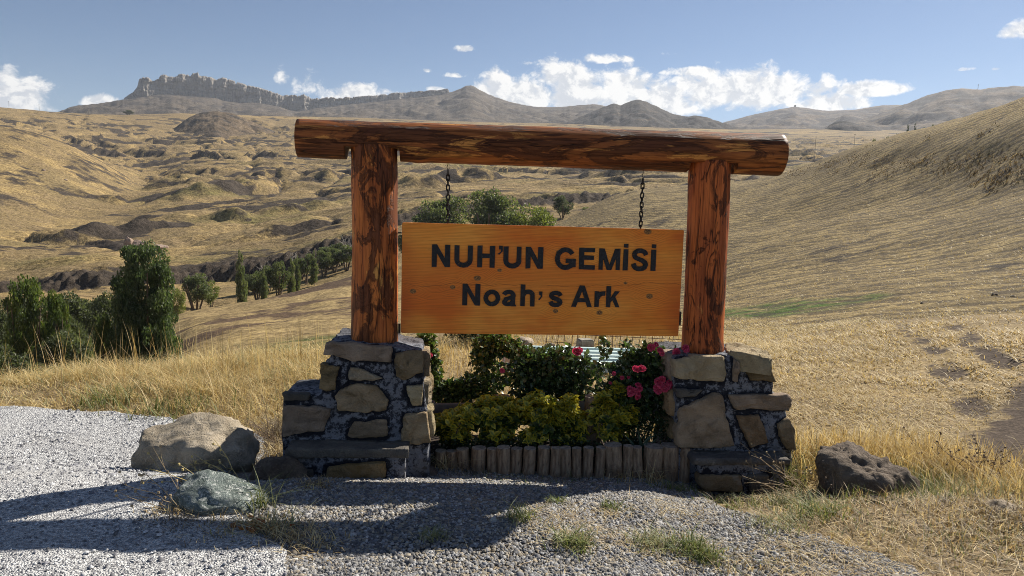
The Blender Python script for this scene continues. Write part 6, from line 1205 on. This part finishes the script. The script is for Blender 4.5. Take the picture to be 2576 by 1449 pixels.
for px, r, top, w, k, nm, lab in [(492, 128, 692, 86, 'orchard', 'orchard_tree', 'round crowned orchard tree standing first, nearest the big poplar'), (528, 134, 704, 44, 'yellow', 'orchard_tree', 'small yellowish orchard tree beside the first round one'), (606, 126, 634, 30, 'slim', 'poplar_tree', 'slim columnar poplar, tallest of the orchard row'), (648, 138, 682, 62, 'willow', 'willow_tree', 'leaning willow right behind the slim poplar'), (664, 132, 672, 20, 'slim', 'poplar_tree', 'thin short poplar in front of the leaning willow'), (700, 136, 655, 66, 'willow', 'willow_tree', 'conical dense willow in the middle of the orchard row'), (732, 138, 652, 24, 'slim', 'poplar_tree', 'thin poplar after the conical willow'), (748, 140, 646, 18, 'slim', 'poplar_tree', 'thinnest bare-stemmed poplar of the orchard row'), (772, 150, 640, 46, 'orchard', 'orchard_tree', 'open orchard tree with a visible dark trunk'), (790, 146, 632, 22, 'slim', 'poplar_tree', 'thin poplar beside the open orchard tree'), (815, 156, 628, 50, 'willow', 'willow_tree', 'grey-green willow in the last third of the orchard row'), (842, 160, 622, 50, 'willow', 'willow_tree', 'willow next to last before the sign post'), (872, 158, 618, 60, 'orchard', 'orchard_tree', 'orchard tree partly hidden by the log post'), (905, 165, 612, 60, 'willow', 'willow_tree', 'willow behind the log post'), (628, 148, 690, 50, 'olive', 'willow_bush', 'low bush filling the gap behind the slim poplar'), (680, 150, 668, 60, 'olive', 'willow_bush', 'dull bush between the leaning willow and the conical one'), (756, 160, 648, 60, 'willow', 'willow_bush', 'willow bush behind the thinnest poplar'), (830, 170, 620, 70, 'willow', 'willow_bush', 'willow bush filling the back of the row near its far end'), (860, 172, 612, 70, 'olive', 'willow_bush', 'dark bush at the far end of the orchard row')]:
    tree(nm, lab, 'tree', px, r, top, w, k, OG)
WG = 'willows seen through the sign'
for px, r, top, w, k, nm, lab in [(1118, 150, 490, 165, 'willow', 'willow_tree', 'pale green willow seen between the posts near the first chain'), (1245, 140, 474, 180, 'willow', 'willow_tree', 'tallest pale green willow seen above the board'), (1345, 135, 512, 120, 'yellow', 'willow_tree', 'yellower low willow seen above the board'), (1030, 150, 560, 70, 'willow', 'willow_tree', 'low willow showing between post and board'), (1418, 200, 492, 58, 'olive', 'round_tree', 'small dark round tree on the valley floor above the board'), (1365, 190, 522, 60, 'olive', 'round_tree', 'dull bush left of the dark round tree'), (1478, 210, 520, 36, 'yellow', 'round_tree', 'light green bush right of the dark round tree')]:
    tree(nm, lab, 'tree', px, r, top, w, k, WG)
tree('dark_bush', 'low shadowy bush seen under the board behind the roses', 'bush', 1205, 8.9, 800, 190, 'olive', BG)
CG = 'dark trees behind the crest of the field'
for px, r, top, w, k, nm, lab in [(2285, 140, 322, 26, 'pine', 'pine_tree', 'tallest dark pine peeping over the crest of the field'), (2302, 142, 318, 24, 'pine', 'pine_tree', 'dark pine next to the tallest one on the crest'), (2322, 142, 324, 22, 'olive', 'crest_bush', 'dark round bush right of the two pines'), (2350, 138, 317, 26, 'olive', 'crest_bush', 'last dark bush to the right along the crest'), (2262, 142, 340, 34, 'olive', 'crest_bush', 'grey-green bush below the pines'), (2232, 142, 346, 36, 'olive', 'crest_bush', 'grey-green bush midway along the crest line'), (2204, 142, 352, 36, 'olive', 'crest_bush', 'lowest grey-green bush on the crest line'), (322, 1420, 277, 26, 'olive', 'dark_bush', 'dark bush below the cliffs')]:
    tree(nm, lab, 'tree' if 'pine' in nm else 'bush', px, r, top, w, k, CG if px > 1000 else 'bushes on the far slopes')
# leafless trees with pale branches
m_pale = plain('pale_dead_wood', (.42, .38, .33), .85, 0, .3, 6, .1)
def bare_mesh(sd):
    r_ = np.random.default_rng(sd); b = MB()
    def grow(p, d, L, r, k):
        pts = [p]
        for i in range(4): d = d + r_.normal(0, .18, 3); d /= np.linalg.norm(d); pts.append(pts[-1] + d * L / 4)
        b.tube(pts, np.linspace(r, r * .6, 5), 5, False)
        if k:
            for i in range(3): grow(pts[int(r_.integers(2, 5))], d + r_.normal(0, .55, 3) + np.array([0, 0, .15]), L * r_.uniform(.5, .8), r * .6, k - 1)
    for i in range(4): grow(np.array([0, 0, 0.]), np.array([r_.normal(0, .4), r_.normal(0, .4), 1.]), .42, .016, 3)
    return b.mesh('branches', [m_pale], None, True)
BARE = [bare_mesh(1), bare_mesh(2)]
for i, (px, r, top, base_, lab) in enumerate([(868, 172, 572, 640, 'leafless pale tree just left of the darker post'), (735, 165, 618, 690, 'leafless pale tree rising over the orchard poplars'), (668, 168, 640, 690, 'small leafless pale tree over the leaning willow'), (890, 168, 600, 650, 'leafless pale tree half behind the darker post'), (800, 170, 610, 670, 'thin leafless tree over the end of the orchard row')]):
    a_ = azim(px, top); x, y = r * math.sin(a_), r * math.cos(a_); z = land_z(x, y); H_ = polar(px, top, r)[1] - z
    t = thing('bare_tree', lab, 'tree', (x, y, z), 'leafless pale trees'); t.rotation_euler = (0, 0, i * 1.3); t.scale = (H_ * .8, H_ * .8, H_); add('branches', BARE[i % 2], t)
# ------------------------------------------------------------------ behind the bed: roofing sheets, wire mesh, blocks, tool
m_sheet, g = new_mat('mint_roofing_sheet'); v = g.coords()
c = g.mix(g.mp(g.noise(v, 3, 5), .4, .7), (.50, .64, .60), (.62, .72, .67)); c = g.mix(g.mp(g.noise(v, 5, 4), .62, .74, 0, .6), c, (.55, .50, .28)); g.out(c, .38, None, .5)
fa, fb = on_ground(1330, 938), on_ground(1690, 948); stack = thing('roofing_stack', 'stack of pale mint ribbed roofing sheets lying behind the roses', 'roofing sheets', (float((fa + fb)[0] / 2), float((fa + fb)[1] / 2), 0.0)); L_ = 1.5
for k in range(5):
    n = 57; x = np.linspace(-L_ / 2, L_ / 2, 3); yy = np.linspace(0, .72, n); prof = .020 * (np.abs(((yy / .17) % 1) - .5) < .16) ; ang = math.atan2((fb - fa)[1], (fb - fa)[0])
    V = np.array([(xx + .02 * rng.normal() * 0 + [0, .03, -.04, .05, -.02][k], y_ + [0, .10, .04, .14, .06][k], p_ + .012 + .024 * k + .02 * y_) for xx in x for y_, p_ in zip(yy, prof)])
    f = [(i * n + j, (i + 1) * n + j, (i + 1) * n + j + 1, i * n + j + 1) for i in range(2) for j in range(n - 1)]
    me = raw_mesh('sheet', V, f, [m_sheet]); o = add('sheet', me, stack, (0, 0, .015), (0, 0, ang)); md = o.modifiers.new('thickness', 'SOLIDIFY'); md.thickness = .006
mesh_p0, mesh_p1 = on_ground(1370, 872), on_ground(1760, 890); d_ = (mesh_p1 - mesh_p0) / np.linalg.norm(mesh_p1 - mesh_p0); Lm = np.linalg.norm(mesh_p1 - mesh_p0)
wm = thing('wire_mesh_panel', 'low rusty reinforcing mesh panel standing on edge behind the roofing sheets', 'wire mesh', tuple(mesh_p0)); vert = MB().tube([(0, 0, 0), (.03, .05, .34)], .004, 5).mesh('upright_wire', [m_rust]); hor = MB().tube([(0, 0, 0), tuple(d_ * Lm)], .004, 5).mesh('long_wire', [m_rust])
for i in range(24): add('upright_wire', vert, wm, tuple(d_ * Lm * i / 23 + np.array([rng.normal(0, .008), 0, 0])), (rng.normal(0, .12), rng.normal(0, .1), 0))
for z, yo in ((.06, .005), (.16, .02), (.26, .035), (.32, .045), (.33, -.05)): add('long_wire', hor, wm, (0, yo, z + rng.normal(0, .005)), (0, rng.normal(0, .006), 0))
m_conc = plain('concrete', (.30, .27, .22), .9, 0, .25, 20, .15, .6)
p_ = on_ground(1370, 880); bm = bmesh.new(); bmesh.ops.create_cube(bm, size=1.0)
for q in bm.verts: q.co = Vector((q.co.x * .17, q.co.y * .15, q.co.z * .17)) + Vector(rng.normal(0, .006, 3))
bmesh.ops.bevel(bm, geom=bm.edges[:], offset=.012, segments=2, affect='EDGES'); me = bpy.data.meshes.new('concrete_block'); bm.to_mesh(me); bm.free(); me.materials.append(m_conc)
p_ = on_ground(1467, 880); tag(add('concrete_block', me, None, (p_[0], p_[1] - .2, .085), (0, 0, .3)), 'square concrete block in front of the rusty mesh', 'block')
for px, py, s_, lab in [(1318, 878, .13, 'pale jagged stone behind the middle rose bush'), (1690, 893, .10, 'white painted stone beside the foot of the redder post'), (1385, 880, .08, 'small light stone at the end of the roofing sheets')]:
    p_ = on_ground(px, py); tag(add('stone', rock_mesh('stone', (s_, s_ * .8, s_ * .7), int(px), M_ST[2], .2, 6, 0, 3), None, (p_[0], p_[1], s_ * .4)), lab, 'stone', 'stones behind the flower bed')
m_or = plain('orange_plastic', (.62, .10, .02), .4, 0, .1, 20, .5, 0); m_wh = plain('white_plastic', (.62, .64, .66), .4, 0, .08, 20, .5, 0)
p_ = at_depth(1278, 905, 5.35); tl_ = thing('garden_tool', 'orange-and-white plastic garden tool half hidden behind the light green rose bush', 'tool', (p_[0], p_[1], 0.0))
bm = bmesh.new(); bmesh.ops.create_cube(bm, size=1.0)
for q in bm.verts: q.co = Vector((q.co.x * (.10 if q.co.z < 0 else .085), q.co.y * .09, q.co.z * .10))
bmesh.ops.bevel(bm, geom=bm.edges[:], offset=.02, segments=3, affect='EDGES'); me = bpy.data.meshes.new('body'); bm.to_mesh(me); bm.free(); me.materials.append(m_wh); add('body', me, tl_, (0, 0, p_[2] - .01), (0, .1, 0))
add('cap', MB().box((0, 0, 0), (.09, .085, .035), None, .7).mesh('cap', [m_or]), tl_, (-.004, 0, p_[2] + .058), (0, .1, 0)); add('guard', MB().box((0, 0, 0), (.085, .02, .05), None, .35).mesh('guard', [m_or]), tl_, (-.055, -.02, p_[2] + .105), (0, .5, 0))
add('shaft', MB().tube([(-.05, 0, p_[2] - .02), (-.12, .02, p_[2] * .5), (-.18, .03, 0)], .011, 8).mesh('shaft', [m_iron]), tl_)

# ------------------------------------------------------------------ litter
m_paper = plain('white_paper', (.68, .68, .66), .8, 0, .1, 30, .2, .1)
for px, py, L, W_, lab in [(804, 1262, .034, .012, 'white scrap of paper on the gravel near the pedestal step'), (985, 1322, .030, .009, 'white cigarette end on the shaded gravel'), (935, 1372, .026, .008, 'second white cigarette end further down the shaded gravel'), (636, 1392, .05, .02, 'pale blue-white paper scrap in the dry grass by the pavement edge'), (620, 1405, .035, .01, 'thin white scrap at the rim of the pavement')]:
    p_ = on_ground(px, py); b = MB()
    if L < .032: b.tube([(-L / 2, 0, 0), (L / 2, 0, 0)], .004, 8)
    else:
        n = 6; V = np.array([((i / n - .5) * L, s_ * W_ / 2, .004 * math.sin(i * 1.7)) for i in range(n + 1) for s_ in (-1, 1)]); b.add(np.concatenate([V, V - np.array([0, 0, .0012])]), [(2 * i, 2 * i + 2, 2 * i + 3, 2 * i + 1) for i in range(n)] + [(2 * i + 1 + 14, 2 * i + 3 + 14, 2 * i + 2 + 14, 2 * i + 14) for i in range(n)])
    o = add('litter', b.mesh('litter', [m_paper]), None, (p_[0], p_[1], .036 if px < 800 else .026), (0, 0, rng.uniform(-.4, .6))); tag(o, lab, 'litter', 'scraps of litter')

# ------------------------------------------------------------------ far things: poles, mast, hut, stones
m_pole = plain('grey_pole', (.13, .115, .10), .8, 0, .2, 3)
def far_pole(px, top, r, lab, grp, cross=True, rad_=.14):
    a_ = azim(px, top); x, y = r * math.sin(a_), r * math.cos(a_); z = land_z(x, y) - .2; H_ = polar(px, top, r)[1] - z
    t = thing('utility_pole', lab, 'pole', (x, y, z), grp); add('pole', MB().tube([(0, 0, 0), (0, 0, H_)], [rad_, rad_ * .7], 8).mesh('pole', [m_pole]), t)
    if cross: add('crossarm', MB().box((0, 0, H_ - .5), (1.8, .16, .16)).mesh('crossarm', [m_pole]), t)
far_pole(2053, 343, 560, 'nearer utility pole in the valley past the beam end', 'utility poles'); far_pole(2151, 337, 620, 'farther utility pole below the dark knoll', 'utility poles')
for px, top, lab in ((22, 254, 'utility pole on the far skyline before the white cloud, at the picture edge'), (98, 261, 'second utility pole along the far skyline'), (222, 272, 'last utility pole of the skyline row, below the mountain foot')): far_pole(px, top, 1340, lab, 'utility poles', True, .25)
a_, z_ = polar(2460, 225, 2640); mast = thing('antenna_mast', 'thin antenna mast on the summit of the far hill', 'mast', (2640 * math.sin(a_), 2640 * math.cos(a_), z_ - 4)); add('pole', MB().tube([(0, 0, 0), (0, 0, 20)], [.8, .5], 6).mesh('pole', [m_pole]), mast); add('crossarm', MB().box((0, 0, 16), (3, .5, .5)).mesh('crossarm', [m_pole]), mast)
a_, z_ = polar(2000, 269, 3495); hut = thing('hut', 'tiny hut on the summit of the pale far hill', 'hut', (3495 * math.sin(a_), 3495 * math.cos(a_), z_ - 2)); add('wall', MB().box((0, 0, 4), (7, 7, 9)).mesh('wall', [m_conc]), hut); add('roof', MB().box((0, 0, 9.6), (8, 8, 2.2), None, .35).mesh('roof', [m_pole]), hut)
M_PINK = mat_rock('pink_boulder', (.24, .17, .13), (.36, .27, .21), (.42, .34, .27), .8, .3)
for i, (px, py, r, w, h, lab) in enumerate([(324, 612, 268, 20, 20, 'tall pinkish rock of the outcrop behind the big poplar'), (348, 614, 268, 34, 12, 'flat pinkish rock beside the tall one of the outcrop'), (395, 622, 266, 44, 10, 'long low rock at the end of the outcrop behind the big poplar')]):
    a_ = azim(px, py); x, y = r * math.sin(a_), r * math.cos(a_); k = r / F_PX
    tag(add('outcrop_rock', rock_mesh('outcrop_rock', (w * k * .55, w * k * .4, h * k * .75), 60 + i, M_PINK, .22, 7, .05, 4), None, (x, y, polar(px, py, r)[1])), lab, 'rock', 'rocks on the slopes')
for i, (px, py, s_, mm, lab) in enumerate([(2320, 764, 5, M_BRN, 'dark clod lying on the stubble, leftmost of the four'), (2502, 744, 8, M_BRN, 'largest dark clod on the stubble field'), (2548, 748, 6, M_BRN, 'dark clod nearest the picture edge on the stubble'), (2420, 752, 4, M_BRN, 'small dark clod between the others on the stubble'), (2188, 942, 4, M_ST[2], 'white pebble in the stubble field'), (2252, 1000, 5, M_ST[2], 'white stone in the dry grass beyond the pedestal'), (2400, 1148, 6, M_ST[2], 'whitish flat stone at the edge of the dirt track'), (165, 455, 5, M_PINK, 'single pale rock on the brown hill'), (470, 470, 4, M_PINK, 'single pale rock in the gully'), (500, 425, 4, M_PINK, 'single pale rock under the brown hill crest'), (110, 430, 5, M_PINK, 'pale rock high on the brown hill')]):
    p_ = land_at(px, py); k = np.linalg.norm(p_[:2]) / F_PX
    tag(add('field_stone', rock_mesh('field_stone', (s_ * k * .9, s_ * k * .7, s_ * k * .6), 80 + i, mm, .2, 6, 0, 3), None, (p_[0], p_[1], p_[2] + s_ * k * .2)), lab, 'stone', 'rocks on the slopes')
